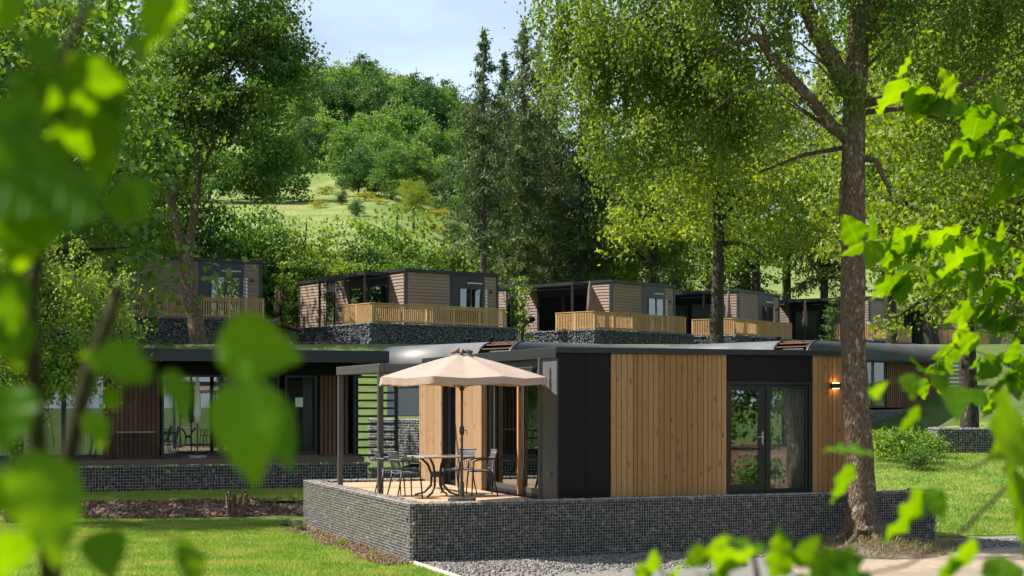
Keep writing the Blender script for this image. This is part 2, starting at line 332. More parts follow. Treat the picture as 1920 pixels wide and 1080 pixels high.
# ------------------------------------------------------------------ terrain
UP = [  # upper row: cabin corner (px, D), angle of its right-hand face
    (262, 69.7, 28.0), (760, 76.7, 37.0), (1146, 83.9, 47.0), (1385, 91.1, 55.5), (1632, 97.5, 58.0), (1800, 106.0, 62.0)]
UNITS = []
for px, D, a in UP:
    c = np.array([(px - CX) / FPX * D, D]); u = np.array([math.cos(R(a)), math.sin(R(a))]); v = np.array([-u[1], u[0]])
    g = c - 2.9 * u - 1.2 * v
    UNITS.append((c, g, u, v, R(a)))
SEG = []
for c, g, u, v, a in UNITS: SEG += [(g, g + u * 9.2), (g + v * 12, g)]
SEG.append((UNITS[0][1] - UNITS[0][2] * 14, UNITS[0][1])); SEG.append((UNITS[5][1] + UNITS[5][2] * 9, UNITS[5][1] + UNITS[5][2] * 9 + np.array([40, 14.])))
def yt(x):
    best = 1e9
    for a, b in SEG:
        x0, x1 = sorted((a[0], b[0]))
        if x0 - .05 <= x <= x1 + .05:
            t = (x - a[0]) / (b[0] - a[0]); best = min(best, a[1] + (b[1] - a[1]) * t)
    return best if best < 1e8 else (68 if x < 0 else 108)
def sst(a, b, x):
    t = min(1, max(0, (x - a) / (b - a))); return t * t * (3 - 2 * t)
HP = [(104, 0), (114, 1.5), (140, 12.0), (170, 19), (210, 27.5), (260, 42), (330, 60), (400, 69), (600, 60), (1200, 40)]
def H(x, y):
    z = 0.0
    fx = sst(-6, 2, x)
    z += .95 * fx * sst(33, 50, y)
    z += (5.2 - .95 * fx) * sst(50, 66, y)
    t = yt(x)
    if y > t: z = max(z, 5.2 * sst(50, 66, y)) ; z += (6.42 - z) * sst(t + .35, t + 1.3, y)
    if y > max(104, t + 6):
        r = x / y * FPX + CX
        g = float(np.interp(r, [-600, 300, 560, 720, 950, 1300, 2500], [1.0, .95, .97, 1.0, .78, .55, .5]))
        z = 6.42 + float(np.interp(y, [p[0] for p in HP], [p[1] for p in HP])) * g
        z += .8 * math.sin(x * .05 + y * .03) * sst(115, 160, y)
    if x > 13 and y < 30: z += 1.0 * sst(15.5, 21, x + max(0, 8 - y) * .0) * (1 - sst(22, 28, y))   # soil bank right of the frame
    return z
def axis(segs):
    out = []
    for a, b, st in segs: out += list(np.arange(a, b, st))
    return np.array(out + [segs[-1][1]])
def terrain(name, xs, ys, mat, off=0.0):
    V = [(x, y, H(x, y) + off) for y in ys for x in xs]; nx = len(xs)
    i = np.arange((len(ys) - 1) * nx).reshape(len(ys) - 1, nx)[:, :-1].ravel()
    me = np_mesh(name, V, np.stack([i, i + 1, i + nx + 1, i + nx], 1), True)
    return tag(link(name, me, mat), kind='structure')
terrain('ground', axis([(-420, -60, 30), (-60, -26, 2), (-26, 42, .6), (42, 60, 3), (60, 420, 30)]), axis([(-220, 0, 20), (0, 26, 2), (26, 64, 1.5), (64, 108, .5), (108, 110.6, 2)]), 'bank')
terrain('hill', axis([(-420, -90, 22), (-90, 70, 2.5), (70, 420, 22)]), axis([(110, 260, 4), (260, 420, 10), (420, 1000, 40)]), 'meadow', .01)
def patch(name, c, nu, nv, mat, off, wob=0, seed=0):
    """sheet between four ground points (x, y), draped on the terrain"""
    rng = np.random.default_rng(seed); c = [np.array(p, float) for p in c]
    ph = rng.uniform(0, 6, 4)
    def fn(i, j):
        p = (c[0] * (1 - i) + c[1] * i) * (1 - j) + (c[3] * (1 - i) + c[2] * i) * j
        if wob:
            e = (2 * j - 1) * wob * (math.sin(i * 17 + ph[0]) + .6 * math.sin(i * 41 + ph[1])); p = p + (c[3] - c[0]) / np.linalg.norm(c[3] - c[0]) * e
        return (p[0], p[1], H(p[0], p[1]) + off)
    return tag(MB().grid(fn, nu, nv).build(name, mat, smooth=True), kind='structure')

# front platform frame: G corner, u along the long face, v along the short one
ANG = math.atan2(.3531, .9356); U = np.array([.9356, .3531]); V_ = np.array([-.3531, .9356])
G = np.array([-1.723, 25.2]); A = np.array([.80, 26.5])
def gw(s, t): return G + U * s + V_ * t
patch('lawn', [(-16, 14), gw(.08, -11), gw(.08, 9.5), (-16, 35)], 40, 60, 'turf', .006)
patch('gravel_strip', [gw(.15, -7.5), gw(30, -7.5), gw(30, 1.2), gw(.15, 0.02)], 60, 24, 'gravel', .006)
patch('lawn', [gw(10.75, 1.0), gw(24, -.3), (34, 60), (7.5, 52)], 40, 60, 'turf', .012)
pth = patch('sand_path', [gw(4.5, -5.5), gw(40, -4.6), gw(40, -.75), gw(6.0, -1.9)], 60, 16, 'sand', .014, .05, 4)
patch('red_soil', [(8.6, 5), (30, 1), (30, 21), (12.5, 22.6)], 40, 40, 'redsoil', .02)
patch('upper_lawn_strip', [(-17, 35.2), (-4.2, 36.7), (-3.2, 43), (-17, 41)], 30, 10, 'turf', .29)

# grass blades
def grass(name, c, n, seed, hgt=.05, mat='grass', lab=None, zo=0.0):
    rng = np.random.default_rng(seed); c = [np.array(p, float) for p in c]
    i = rng.random((n, 1)); j = rng.random((n, 1)); p = (c[0] * (1 - i) + c[1] * i) * (1 - j) + (c[3] * (1 - i) + c[2] * i) * j
    z = np.array([H(a, b) for a, b in p]) + .006 + zo
    b = np.concatenate([p, z[:, None]], 1); h = hgt * rng.uniform(.5, 1.3, n); a = rng.uniform(0, 6.28, n); wd = hgt * .16
    s = np.stack([np.cos(a), np.sin(a), 0 * a], 1) * wd; ln = rng.normal(0, .35, (n, 2)) * h[:, None]
    tip = b + np.concatenate([ln, h[:, None]], 1)
    V = np.stack([b - s, b + s, tip], 1).reshape(-1, 3)
    return tag(link(name, np_mesh(name, V, np.arange(n * 3).reshape(-1, 3)), mat), lab, 'grass', kind='stuff')
grass('lawn_grass', [(-9, 20), gw(0, -5), gw(-.05, 9.3), (-13, 34.6)], 140000, 1, .055, lab='short mown grass of the lawn left of the stone platform')
grass('lawn_grass', [gw(10.75, 1.0), gw(22, .0), (25, 50), (7.8, 51)], 110000, 2, .07, lab='short mown grass of the lawn right of the large trunk')
grass('lawn_grass', [(-15.5, 35.35), (-4.2, 36.85), (-4.0, 41.6), (-15.5, 37.5)], 42000, 3, .07, zo=.29, lab='strip of grass between soil bank and the shaded cabin')
# soil bank (a shallow ditch edge) on the left
def bankfn(i, j):
    x = -15 + 10.9 * i; y0 = 34.0 + .25 * math.sin(i * 9) + .1 * math.sin(i * 31); y = y0 + 1.5 * j + i * 1.5
    return (x, y, .004 + .30 * math.sin(j * math.pi * .5) ** 1.5 * (1 if j < .98 else .93) + .03 * math.sin(x * 5.3) * math.sin(y * 7) - .004)
tag(MB().grid(bankfn, 90, 14).build('soil_bank', 'soil', smooth=True), kind='structure')
rng = np.random.default_rng(11)
ii, jj = rng.random(3800), rng.random(3800) ; C = np.array([bankfn(a, b) for a, b in zip(ii, jj)]); S = rng.uniform(.012, .045, (3800, 3)) * rng.uniform(.5, 1.4, (3800, 1))
v, f = chunks(rng, C, S, .4, .6); tag(link('soil_clods', np_mesh('soil_clods', v, f), 'mulch'), 'brown clods and bark lying on the soil bank', 'soil', kind='stuff')
# bark mulch beside the platform
n = 5200; t = rng.uniform(-.3, 8.2, n); s = -rng.beta(1.1, 1.6, n) * (.62 + .12 * np.sin(t * 2.1)); C = np.array([gw(a, b) for a, b in zip(s, t)]); C = np.concatenate([C, rng.uniform(.006, .04, (n, 1))], 1)
v, f = chunks(rng, C, np.stack([rng.uniform(.01, .045, n), rng.uniform(.008, .02, n), rng.uniform(.004, .01, n)], 1), .3, .7)
tag(link('bark_mulch', np_mesh('bark_mulch', v, f), 'mulch'), 'brown bark mulch along the foot of the front stone platform', 'mulch', kind='stuff')
# gravel stones
n = 16000; s = rng.uniform(.2, 17, n); t = -rng.uniform(.02, 2.6, n) * rng.uniform(.4, 1, n); k = (s < 5.2) | (t > -1.3); C = np.array([gw(a, b) for a, b in zip(s[k], t[k])]); n = len(C)
C = np.concatenate([C, np.array([[H(a, b) + .012] for a, b in C])], 1); r_ = rng.uniform(.008, .022, (n, 1))
v, f = chunks(rng, C, r_ * rng.uniform(.7, 1.2, (n, 3)), .3, .8)
tag(link('gravel_stones', np_mesh('gravel_stones', v, f), 'pebble'), 'loose grey gravel along the front of the stone platform', 'gravel', kind='stuff')
kr = thing('kerb_edging', 'pale straight edging between lawn and gravel at the platform corner', 'kerb', (*gw(.05, -.08), 0), ANG)
MB().box(-.09, .03, -4.5, 0, -.05, .05).build('edging_stone', 'kerb', kr, bev=.008)
kr.rotation_euler.z = ANG + R(1)

# ------------------------------------------------------------------ gabions
def gabion_face(rng, o, du, dn, L, h, cell, depth=.05, jit=.28):
    """stones filling one vertical face: o corner (x, y, z), du along, dn outward normal"""
    nu, nz_ = int(L / cell), int(h / (cell * .85)); a, b = np.meshgrid(np.arange(nu) + .5, np.arange(nz_) + .5, indexing='ij'); n = a.size
    a = a.ravel() * L / nu + rng.normal(0, cell * .34, n); b = np.clip(b.ravel() * h / nz_ + rng.normal(0, cell * .28, n), cell * .4, h - cell * .35)
    o = np.array(o); du = np.array(du); dn = np.array(dn)
    C = o + a[:, None] * du + b[:, None] * np.array([0, 0, 1]) - dn * (depth + rng.uniform(-.008, .06, (n, 1)))
    S = cell * .5 * rng.uniform(.45, 1.05, (n, 3)) * rng.choice([.7, 1, 1.25], (n, 1)); return C, S
def gabion(name, label, loc, rz, faces, h, cell, wire, tops, cores, matst='stone', seed=1, wr=.0024, group=None, zoff=0.0):
    """faces: list of (x0,y0,x1,y1) outer edges with the outward side on the right of the direction; tops: rectangles"""
    rng = np.random.default_rng(seed); rt = thing(name, label, 'gabion wall', loc, rz, group)
    Cs, Ss = [], []; wm = MB()
    for (x0, y0, x1, y1) in faces:
        L = math.hypot(x1 - x0, y1 - y0); du = ((x1 - x0) / L, (y1 - y0) / L, 0); dn = (du[1], -du[0], 0)
        C, S = gabion_face(rng, (x0, y0, zoff), du, dn, L, h, cell); Cs.append(C); Ss.append(S)
        if wire:
            q = .004
            for k in range(int(L / wire) + 1):
                x, y = x0 + du[0] * k * wire + dn[0] * q, y0 + du[1] * k * wire + dn[1] * q
                wm.box(x - wr, x + wr, y - wr, y + wr, zoff + .01, h + zoff)
            for k in range(int(h / wire) + 1):
                z = min(zoff + k * wire + .012, h + zoff); xa, ya = x0 + dn[0] * q, y0 + dn[1] * q; xb, yb = x1 + dn[0] * q, y1 + dn[1] * q
                wm.tube([(xa, ya, z), (xb, yb, z)], wr * 1.2, 4)
    for (x0, x1, y0, y1) in tops:
        nx, ny = max(1, int((x1 - x0) / cell)), max(1, int((y1 - y0) / cell)); a, b = np.meshgrid((np.arange(nx) + .5) / nx, (np.arange(ny) + .5) / ny, indexing='ij'); n = a.size
        C = np.stack([x0 + a.ravel() * (x1 - x0) + rng.normal(0, cell * .15, n), y0 + b.ravel() * (y1 - y0) + rng.normal(0, cell * .15, n), zoff + h - .035 + rng.uniform(-.012, .02, n)], 1)
        Cs.append(C); Ss.append(cell * .5 * rng.uniform(.65, 1.1, (n, 3)))
        if wire:
            for k in range(int((x1 - x0) / wire) + 1): wm.tube([(x0 + k * wire, y0, h + zoff + .004), (x0 + k * wire, y1, h + zoff + .004)], wr, 4)
            for k in range(int((y1 - y0) / wire) + 1): wm.tube([(x0, y0 + k * wire, h + zoff + .004), (x1, y0 + k * wire, h + zoff + .004)], wr, 4)
    v, f = chunks(rng, np.concatenate(Cs), np.concatenate(Ss))
    tag(link('stone_fill', np_mesh('stone_fill', v, f), matst, rt), kind='stuff')
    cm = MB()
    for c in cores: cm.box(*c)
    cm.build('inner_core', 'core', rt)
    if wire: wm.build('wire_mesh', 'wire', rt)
    return rt
gabion('gabion_wall', 'near stone-filled wire platform under the front timber cabin and its deck', (G[0], G[1], 0), ANG,
       [(0, 0, 10.62, 0), (0, 8.0, 0, 0), (.3, .3, .3, 7.7), (10.62, 0, 10.62, .9)], 1.0, .056, .05,
       [(0, 10.62, 0, .3), (0, .3, .3, 8.0), (.3, 2.8, 7.7, 8.0)],
       [(.06, 10.56, .07, .25, 0, .93), (.06, .24, .25, 7.9, 0, .93), (.24, 10.2, 7.75, 7.95, 0, .93)], seed=5)

# ------------------------------------------------------------------ front cabin (local frame: x along the front, y inwards, absolute z)
CABL = thing('timber_cabin', 'flat roofed black cabin with upright golden larch planks in front', 'cabin', (A[0], A[1], 0), ANG)
c = CABL; L_, W_ = 6.22, 7.86; DZ = .95; TOP = 3.69
MB().box(.006, 3.39, .03, .15, DZ, 3.6).box(5.22, L_ - .01, .03, .15, DZ, 3.6).box(3.39, 5.22, .03, .15, 3.10, 3.6).build('front_wall', 'anth', c)
MB().box(L_ - .15, L_, .15, W_, DZ, 3.6).box(0, L_, W_ - .12, W_, DZ, 3.6).build('rear_wall', 'anth', c)
for x0, x1 in ((.0, .543), (.549, 1.034)): B('wall_panel', 'anth', c, x0, x1, 0, .027, DZ - .05, 3.615)
B('wall_panel', 'anth', c, 3.396, 5.214, 0, .027, 3.105, 3.615)
random.seed(3)
def planks(x0, x1, nn):
    ws = [random.choice((.85, 1, 1.05, 1.15)) for _ in range(nn)]; tot = sum(ws); x = x0
    for k in ws:
        wdt = k / tot * (x1 - x0); dd = random.uniform(-.003, .003)
        o = B('plank', 'larch', c, x + .005, x + wdt - .005, -.004 + dd, .026, DZ - .05, 3.60 + random.uniform(-.004, .004), bev=.004); x += wdt
planks(1.04, 3.388, 22); planks(5.226, L_, 9)
# floor, ceiling, inner partition
B('floor', 'interiorlight', c, .15, L_ - .15, .15, W_ - .12, DZ - .08, DZ + .02)
MB().box(.15, L_ - .15, 3.7, 3.78, DZ + .02, 3.5).box(2.4, 2.5, .2, 3.7, DZ + .02, 3.5).build('partition', 'interior', c)
B('ceiling', 'interiorlight', c, .12, L_ - .15, .15, W_ - .12, 3.5, 3.56)
# roof
B('roof', 'roof', c, -.02, L_ + .03, -.03, W_ + .03, 3.6, 3.66)
MB().box(-.05, L_ + .05, -.055, -.03, 3.585, TOP).box(-.05, L_ + .05, W_ + .03, W_ + .055, 3.585, TOP).box(-.05, -.02, -.03, W_ + .03, 3.50, TOP).box(L_ + .03, L_ + .05, -.03, W_ + .03, 3.585, TOP).build('roof_trim', 'trim', c, bev=.006)
# front door set
fr = MB(); fz0, fz1 = DZ - .03, 3.10
fr.box(3.40, 3.46, .0, .1, fz0, fz1).box(5.15, 5.21, .0, .1, fz0, fz1).box(3.46, 5.15, .0, .1, 3.03, fz1).box(3.46, 5.15, 0, .1, fz0, fz0 + .05).box(4.22, 4.28, .0, .1, fz0 + .05, 3.03)
fr.build('door_frame', 'frame', c, bev=.005)
dr = MB().box(3.465, 3.50, .02, .08, 1.0, 3.025).box(4.08, 4.215, .02, .08, 1.0, 3.025).box(3.50, 4.08, .02, .08, 1.0, 1.18).box(3.50, 4.08, .02, .08, 2.93, 3.025).build('door', 'frame', c, bev=.004)
B('pane', 'glass', dr, 3.50, 4.08, .045, .055, 1.18, 2.93)
hd = MB().box(4.125, 4.165, -.005, .02, 1.92, 2.16).tube([(4.145, -.005, 2.06), (4.145, -.05, 2.06), (4.0, -.05, 2.06)], .011, 8).build('handle', 'steel', dr)
wn = MB().box(4.285, 4.33, .02, .08, 1.0, 3.025).box(5.10, 5.145, .02, .08, 1.0, 3.025).box(4.33, 5.10, .02, .08, 1.0, 1.09).box(4.33, 5.10, .02, .08, 2.97, 3.025).build('window', 'frame', c, bev=.004)
B('pane', 'glass', wn, 4.33, 5.10, .045, .055, 1.09, 2.97)
def curtain(parent, x0, x1, y, z0, z1, along='x', n=9, amp=.03, mat='curtain'):
    k = n * 8
    def fn(i, j):
        s = x0 + (x1 - x0) * i; d = amp * math.sin(i * n * 2 * math.pi) + .4 * amp * math.sin(i * 31)
        return (s, y + d, z0 + (z1 - z0) * j) if along == 'x' else (y + d, s, z0 + (z1 - z0) * j)
    return MB().grid(fn, k, 2).build('curtain', mat, parent, smooth=True, solid=.004)
curtain(c, 4.34, 5.10, .105, 1.06, 3.0, amp=.022)
# wall lamp
def wall_lamp(par, x, y, z, s=1.0, lit=True):
    o = MB().box(x - .09 * s, x + .09 * s, y - .10 * s, y, z - .05 * s, z + .05 * s).build('wall_lamp', 'frame', par, bev=.004)
    if lit:
        MB().box(x - .06 * s, x + .06 * s, y - .08 * s, y - .02 * s, z + .05 * s, z + .054 * s).box(x - .06 * s, x + .06 * s, y - .08 * s, y - .02 * s, z - .054 * s, z - .05 * s).build('lamp_glow', 'glow', o)
    return o
wall_lamp(c, 5.70, -.008, 3.02)
# side face (x = 0 plane, looking out to -x)
MB().box(.03, .12, .15, .94, DZ, 3.6).box(.10, .16, .94, 3.6, 3.18, 3.6).box(.03, .12, 3.6, 5.3, DZ, 3.6).box(.10, .16, 5.3, 6.22, 3.1, 3.6).box(.03, .12, 6.22, W_ - .12, DZ, 3.6).build('side_wall', 'grey', c)
B('wall_panel', 'grey', c, .0, .026, .0, .93, DZ - .03, 3.5)
def battens(par, x0, y0, y1, z0, z1, pitch=.062, wd=.048, th=.035, mat='larchb', name='batten_cladding', along='y'):
    m = MB(); n = max(1, int((y1 - y0) / pitch)); p = (y1 - y0) / n
    for k in range(n):
        a = y0 + k * p + (p - wd) / 2
        if along == 'y': m.box(x0 - th, x0, a, a + wd, z0, z1)
        else: m.box(a, a + wd, x0 - th, x0, z0, z1)
    return tag(m.build(name, mat, par), kind='stuff')
MB().box(-.09, .03, 3.66, 5.28, DZ - .02, 3.48).box(-.09, .03, 6.24, W_, DZ - .02, 3.48).build('cladding_backing', 'frame', c)
battens(c, -.091, 3.66, 5.28, DZ - .02, 3.49); battens(c, -.091, 6.24, W_, DZ - .02, 3.49)
battens(c, 3.658, -.12, .02, DZ - .02, 3.49, .07, .06, .02, along='x')
# sliding doors in the recess
sd = MB().box(.05, .11, .95, 1.0, DZ, 3.18).box(.05, .11, 3.56, 3.65, DZ, 3.18).box(.05, .11, 1.0, 3.56, 3.1, 3.18).box(.05, .11, 1.0, 3.56, DZ, DZ + .07).build('sliding_door_frame', 'frame', c, bev=.004)
for (y0, y1, x) in ((1.0, 1.88, .06), (1.95, 3.56, .09)):
    lf = MB().box(x, x + .04, y0, y0 + .07, DZ + .07, 3.1).box(x, x + .04, y1 - .07, y1, DZ + .07, 3.1).box(x, x + .04, y0 + .07, y1 - .07, DZ + .07, DZ + .17).box(x, x + .04, y0 + .07, y1 - .07, 3.03, 3.1).build('sliding_door', 'post', c, bev=.004)
    B('pane', 'glass', lf, x + .015, x + .023, y0 + .07, y1 - .07, DZ + .17, 3.03)
B('door_jamb', 'larch', c, -.02, .05, 1.88, 1.95, DZ + .02, 3.1)
curtain(c, 2.75, 3.45, .35, 1.0, 3.05, 'y', 6, .03); curtain(c, 1.0, 1.25, .35, 1.0, 3.05, 'y', 3, .03)
nw = MB().box(.05, .11, 5.3, 5.36, DZ, 3.1).box(.05, .11, 6.16, 6.22, DZ, 3.1).box(.05, .11, 5.36, 6.16, 3.03, 3.1).box(.05, .11, 5.36, 6.16, DZ, DZ + .08).build('window', 'frame', c)
B('pane', 'glass', nw, .075, .083, 5.36, 6.16, DZ + .08, 3.03)
B('awning_box', 'trim', c, -.10, .02, 1.0, 3.6, 3.24, 3.36, bev=.015)
B('socket', 'plastic', c, -.05, -.001, .28, .37, 1.35, 1.47, bev=.006)
B('socket', 'plastic', c, -.03, -.001, .80, .87, 2.28, 2.46, bev=.006)
B('awning_post', 'post', c, -.20, -.13, .36, .43, DZ, 3.5, bev=.006)
# pergola with louvres
pg = thing('pergola', 'slim dark open frame pergola over the front cabin deck', 'pergola', (A[0], A[1], 0), ANG)
for y in (2.6, 5.65): B('post', 'post', pg, -2.56, -2.46, y - .05, y + .05, DZ, 3.26, bev=.006)
B('beam', 'post', pg, -2.57, -2.45, 2.5, 5.75, 3.26, 3.43, bev=.008)
for y in (2.5, 5.67): B('beam', 'post', pg, -2.45, -.13, y, y + .08, 3.28, 3.41, bev=.006)
for k in (): B('louvre', 'trim', pg, -2.44, -.14, 2.72 + k * .33, 2.72 + k * .33 + .12, 3.30, 3.325, bev=.003)
# deck boards
dk = thing('deck', 'sunlit timber deck of the front cabin inside the stone rim', 'deck', (A[0], A[1], 0), ANG)
for k in range(51): B('deck_board', 'deck', dk, -2.5, -.12 if k * .145 < 99 else 0, .0 + k * .145, .0 + k * .145 + .139, DZ - .03, DZ - .001, bev=.003)
B('joist', 'deckedge', dk, -2.45, -.15, .05, 7.35, DZ - .2, DZ - .032)

# ------------------------------------------------------------------ terrace furniture
def dw(u, v, z=DZ): p = A + U * u + V_ * v; return (p[0], p[1], z)
def make_chair(label, loc, rz, grp):
    t = thing('chair', label, 'chair', loc, rz, grp)
    # faces +y, seat 0.45
    MB().grid(lambda i, j: ((i - .5) * .44, -.2 + j * .42, .455 + .025 * abs(2 * i - 1) ** 2 + .015 * (j - .5) ** 2), 8, 8).build('seat', 'resin', t, True, solid=.018)
    bk = MB()
    def bf(x, h): return (x, -.2 - .10 * h + .05 * (2 * x / .46) ** 2, .47 + .38 * h)
    for k in range(9):
        x = -.2 + k * .05; bk.tube([bf(x, h / 4) for h in range(5)], .009, 4)
    for h in (0.1, .62, 1.0): bk.tube([bf(-.22 + .44 * k / 8, h) for k in range(9)], .017 if h > .5 else .012, 5)
    bk.grid(lambda i, j: bf(-.2 + .4 * i, .6 + .38 * j), 8, 4)
    bk.build('backrest', 'resin', t, True)
    for s in (-1, 1):
        MB().tube([(s * .20, .20, .46), (s * .215, .215, .3), (s * .235, .235, 0)], [.017, .015, .012], 6).build('leg', 'darkmetal', t, True)
        MB().tube([(s * .215, -.17, .50), (s * .215, -.2, .3), (s * .235, -.27, 0)], [.017, .015, .012], 6).build('leg', 'darkmetal', t, True)
        MB().tube([(s * .22, -.235, .70), (s * .25, -.1, .695), (s * .255, .1, .68), (s * .245, .19, .65), (s * .21, .2, .46)], [.014, .018, .018, .016, .014], 6).build('armrest', 'darkmetal', t, True)
    return t
# table on the deck
TU, TV = -1.50, 2.25
tb = thing('terrace_table', 'square terrace table with curved dark legs on the front deck', 'table', dw(TU, TV), ANG + R(4))
B('tabletop', 'tabletop', tb, -.45, .45, -.45, .45, .725, .755, bev=.008)
for k in range(4):
    a = R(45 + 90 * k); cs, sn = math.cos(a), math.sin(a)
    MB().tube([(cs * r, sn * r, z) for r, z in ((.36, .72), (.30, .68), (.19, .58), (.12, .40), (.13, .20), (.26, .07), (.46, .015))], [.02, .022, .024, .024, .024, .022, .018], 8).build('leg', 'darkmetal', tb, True)
MB().tube([(0, 0, .36), (0, 0, .46)], .13, 12).build('hub', 'darkmetal', tb)
make_chair('dark terrace chair nearest the outer post, left of the deck table', dw(TU - .72, TV - .32), ANG + R(-82), 'chairs round the deck table')
make_chair('dark terrace chair left of the deck table, the farther of two', dw(TU - .80, TV + .38), ANG + R(-96), 'chairs round the deck table')
make_chair('dark terrace chair right of the deck table, nearest the planked wall', dw(TU + .85, TV - .05), ANG + R(84), 'chairs round the deck table')
make_chair('dark terrace chair right of the deck table, half hidden by parasol pole', dw(TU + .62, TV + .62), ANG + R(118), 'chairs round the deck table')
# parasol
PU, PV = -1.57, .62
pa = thing('parasol', 'open beige parasol with short frilled edge standing on the front deck', 'parasol', dw(PU, PV), ANG + R(8))
PR, PZ0, PZ1 = 1.55, 2.20, 2.62
def sag(a, r):
    k = 8 * a / (2 * math.pi); fr_ = k - math.floor(k); e = abs(fr_ - .5) * 2   # 1 at rib
    rr = PR * (math.cos(math.pi / 8) / math.cos((fr_ - .5) * math.pi / 4)) * r
    z = PZ1 - (PZ1 - PZ0) * (r ** 1.15) - (1 - e) * .045 * r * (1.2 - r) * 1.5 - .02 * (1 - e) * r
    return rr, z
def can(i, j):
    a = 2 * math.pi * i; rr, z = sag(a % (2 * math.pi - 1e-9), .06 + .94 * j); return (rr * math.cos(a), rr * math.sin(a), z)
cn = MB().grid(can, 96, 12).build('canopy', 'cloth', pa, True)
rngp = random.Random(4); wv = [rngp.uniform(-.012, .012) for _ in range(200)]
def val(i, j):
    a = 2 * math.pi * i; rr, z = sag(a % (2 * math.pi - 1e-9), 1); q = wv[int(i * 192) % 192]
    return ((rr + q * j + .01 * j) * math.cos(a), (rr + q * j + .01 * j) * math.sin(a), z - j * (.115 + .010 * abs(math.sin(i * 48 * math.pi))))
MB().grid(val, 192, 3).build('valance', 'cloth', pa, True)
cp = MB()
for k in range(9):
    a = k * 2 * math.pi / 9; cp.tube([(0, 0, PZ1 + .03), (.10 * math.cos(a), .10 * math.sin(a), PZ1 + .05 + .015 * (k % 2)), (.20 * math.cos(a), .20 * math.sin(a), PZ1 + .0 + .03 * ((k * 7) % 3) / 2)], [.03, .045, .015], 6)
cp.build('vent_cap', 'fold', pa, True)
for k in range(8):
    a = k * math.pi / 4; rr = PR * .98
    MB().tube([(.03 * math.cos(a), .03 * math.sin(a), PZ1 - .03), (rr * .5 * math.cos(a), rr * .5 * math.sin(a), (PZ1 + PZ0) / 2 - .01), (rr * math.cos(a), rr * math.sin(a), PZ0 - .03)], .009, 5).build('rib', 'post', pa, True)
    MB().tube([(.03 * math.cos(a), .03 * math.sin(a), 2.0), (rr * .5 * math.cos(a), rr * .5 * math.sin(a), (PZ1 + PZ0) / 2 - .025)], .007, 5).build('strut', 'post', pa, True)
MB().tube([(0, 0, .0), (0, 0, PZ1 + .02)], .022, 10).build('pole', 'post', pa, True)
MB().tube([(0, 0, 1.18), (0, 0, 1.22), (0, 0, 1.3), (0, 0, 1.34)], [.03, .045, .045, .03], 10).tube([(.04, 0, 1.26), (.1, 0, 1.26), (.1, 0, 1.18)], .008, 6).build('crank_housing', 'darkmetal', pa, True)
MB().tube([(0, 0, 1.97), (0, 0, 2.03)], .045, 10).build('runner', 'darkmetal', pa, True)
MB().tube([(0, 0, 0), (0, 0, .06), (0, 0, .09), (0, 0, .35)], [.25, .25, .05, .035], 16).build('base', 'darkmetal', pa)

# ------------------------------------------------------------------ shaded cabin on the left (local x along the front)
M1 = np.array([-16.4, 38.25]); md = thing('shaded_cabin', 'long flat roofed cabin in shade behind the left lawn, with glass doors', 'cabin', (M1[0], M1[1], 0), ANG)
F0 = 1.18; X1 = 13.1
B('roof', 'roof', md, -1, X1 + .25, -1.2, 6.2, 3.82, 4.02)
MB().box(-1, X1 + .3, -1.24, -1.2, 3.78, 4.12).box(X1 + .25, X1 + .3, -1.2, 6.2, 3.78, 4.12).build('roof_fascia', 'trim', md, bev=.01)
MB().box(-1, X1, 5.9, 6.0, F0, 3.8).box(X1 - .1, X1, 1.0, 5.9, F0, 3.8).build('rear_wall', 'anth', md)
B('partition', 'interior', md, -1, X1 - .1, 3.4, 3.5, F0, 3.8)
B('floor', 'interior', md, -1, X1, .6, 5.9, F0 - .1, F0)
B('header', 'anth', md, -1, X1, .6, .72, 3.45, 3.8)
for x0, x1 in ((5.9, 7.35), (11.85, 12.7)):
    B('cladding_backing', 'frame', md, x0, x1, .62, .70, F0, 3.45); battens(md, .62, x0, x1, F0, 3.45, .115, .08, .05, 'redwood', along='x')
def glazing(par, x0, x1, n, y, z0, z1, nm='sliding_door', fm='frameup', fw=.06):
    wd = (x1 - x0) / n
    for k in range(n):
        a, b = x0 + k * wd + .005, x0 + (k + 1) * wd - .005
        o = MB().box(a, a + fw, y, y + .05, z0, z1).box(b - fw, b, y, y + .05, z0, z1).box(a + fw, b - fw, y, y + .05, z0, z0 + fw * 1.4).box(a + fw, b - fw, y, y + .05, z1 - fw, z1).build(nm, fm, par)
        B('pane', 'glass', o, a + fw, b - fw, y + .02, y + .028, z0 + fw * 1.4, z1 - fw)
glazing(md, 0, 2.4, 2, .64, F0, 3.45); glazing(md, 2.6, 5.9, 3, .64, F0, 3.45); glazing(md, 7.4, 10.7, 2, .64, F0, 3.45); glazing(md, 10.85, 11.8, 1, .64, F0, 3.45, 'door')
B('notice_sheet', 'paper', md, 11.15, 11.37, .62, .632, 2.55, 2.82)
MB().box(11.02, 11.05, .61, .64, 2.1, 2.32).tube([(11.035, .61, 2.2), (11.035, .57, 2.2), (11.18, .57, 2.2)], .012, 6).build('handle', 'steel', md)
for x0, x1 in ((10.3, 10.65), (7.5, 7.9), (11.45, 11.72), (5.3, 5.8), (2.7, 3.3)): curtain(md, x0, x1, .95, F0, 3.4, n=5)
B('deck_fascia', 'deckedge', md, -1, 12.75, -1.0, .6, F0 - .16, F0 - .02)
for x in (9.0,): B('post', 'trim', md, x, x + .1, -1.0, -.9, F0 - .02, 3.8)
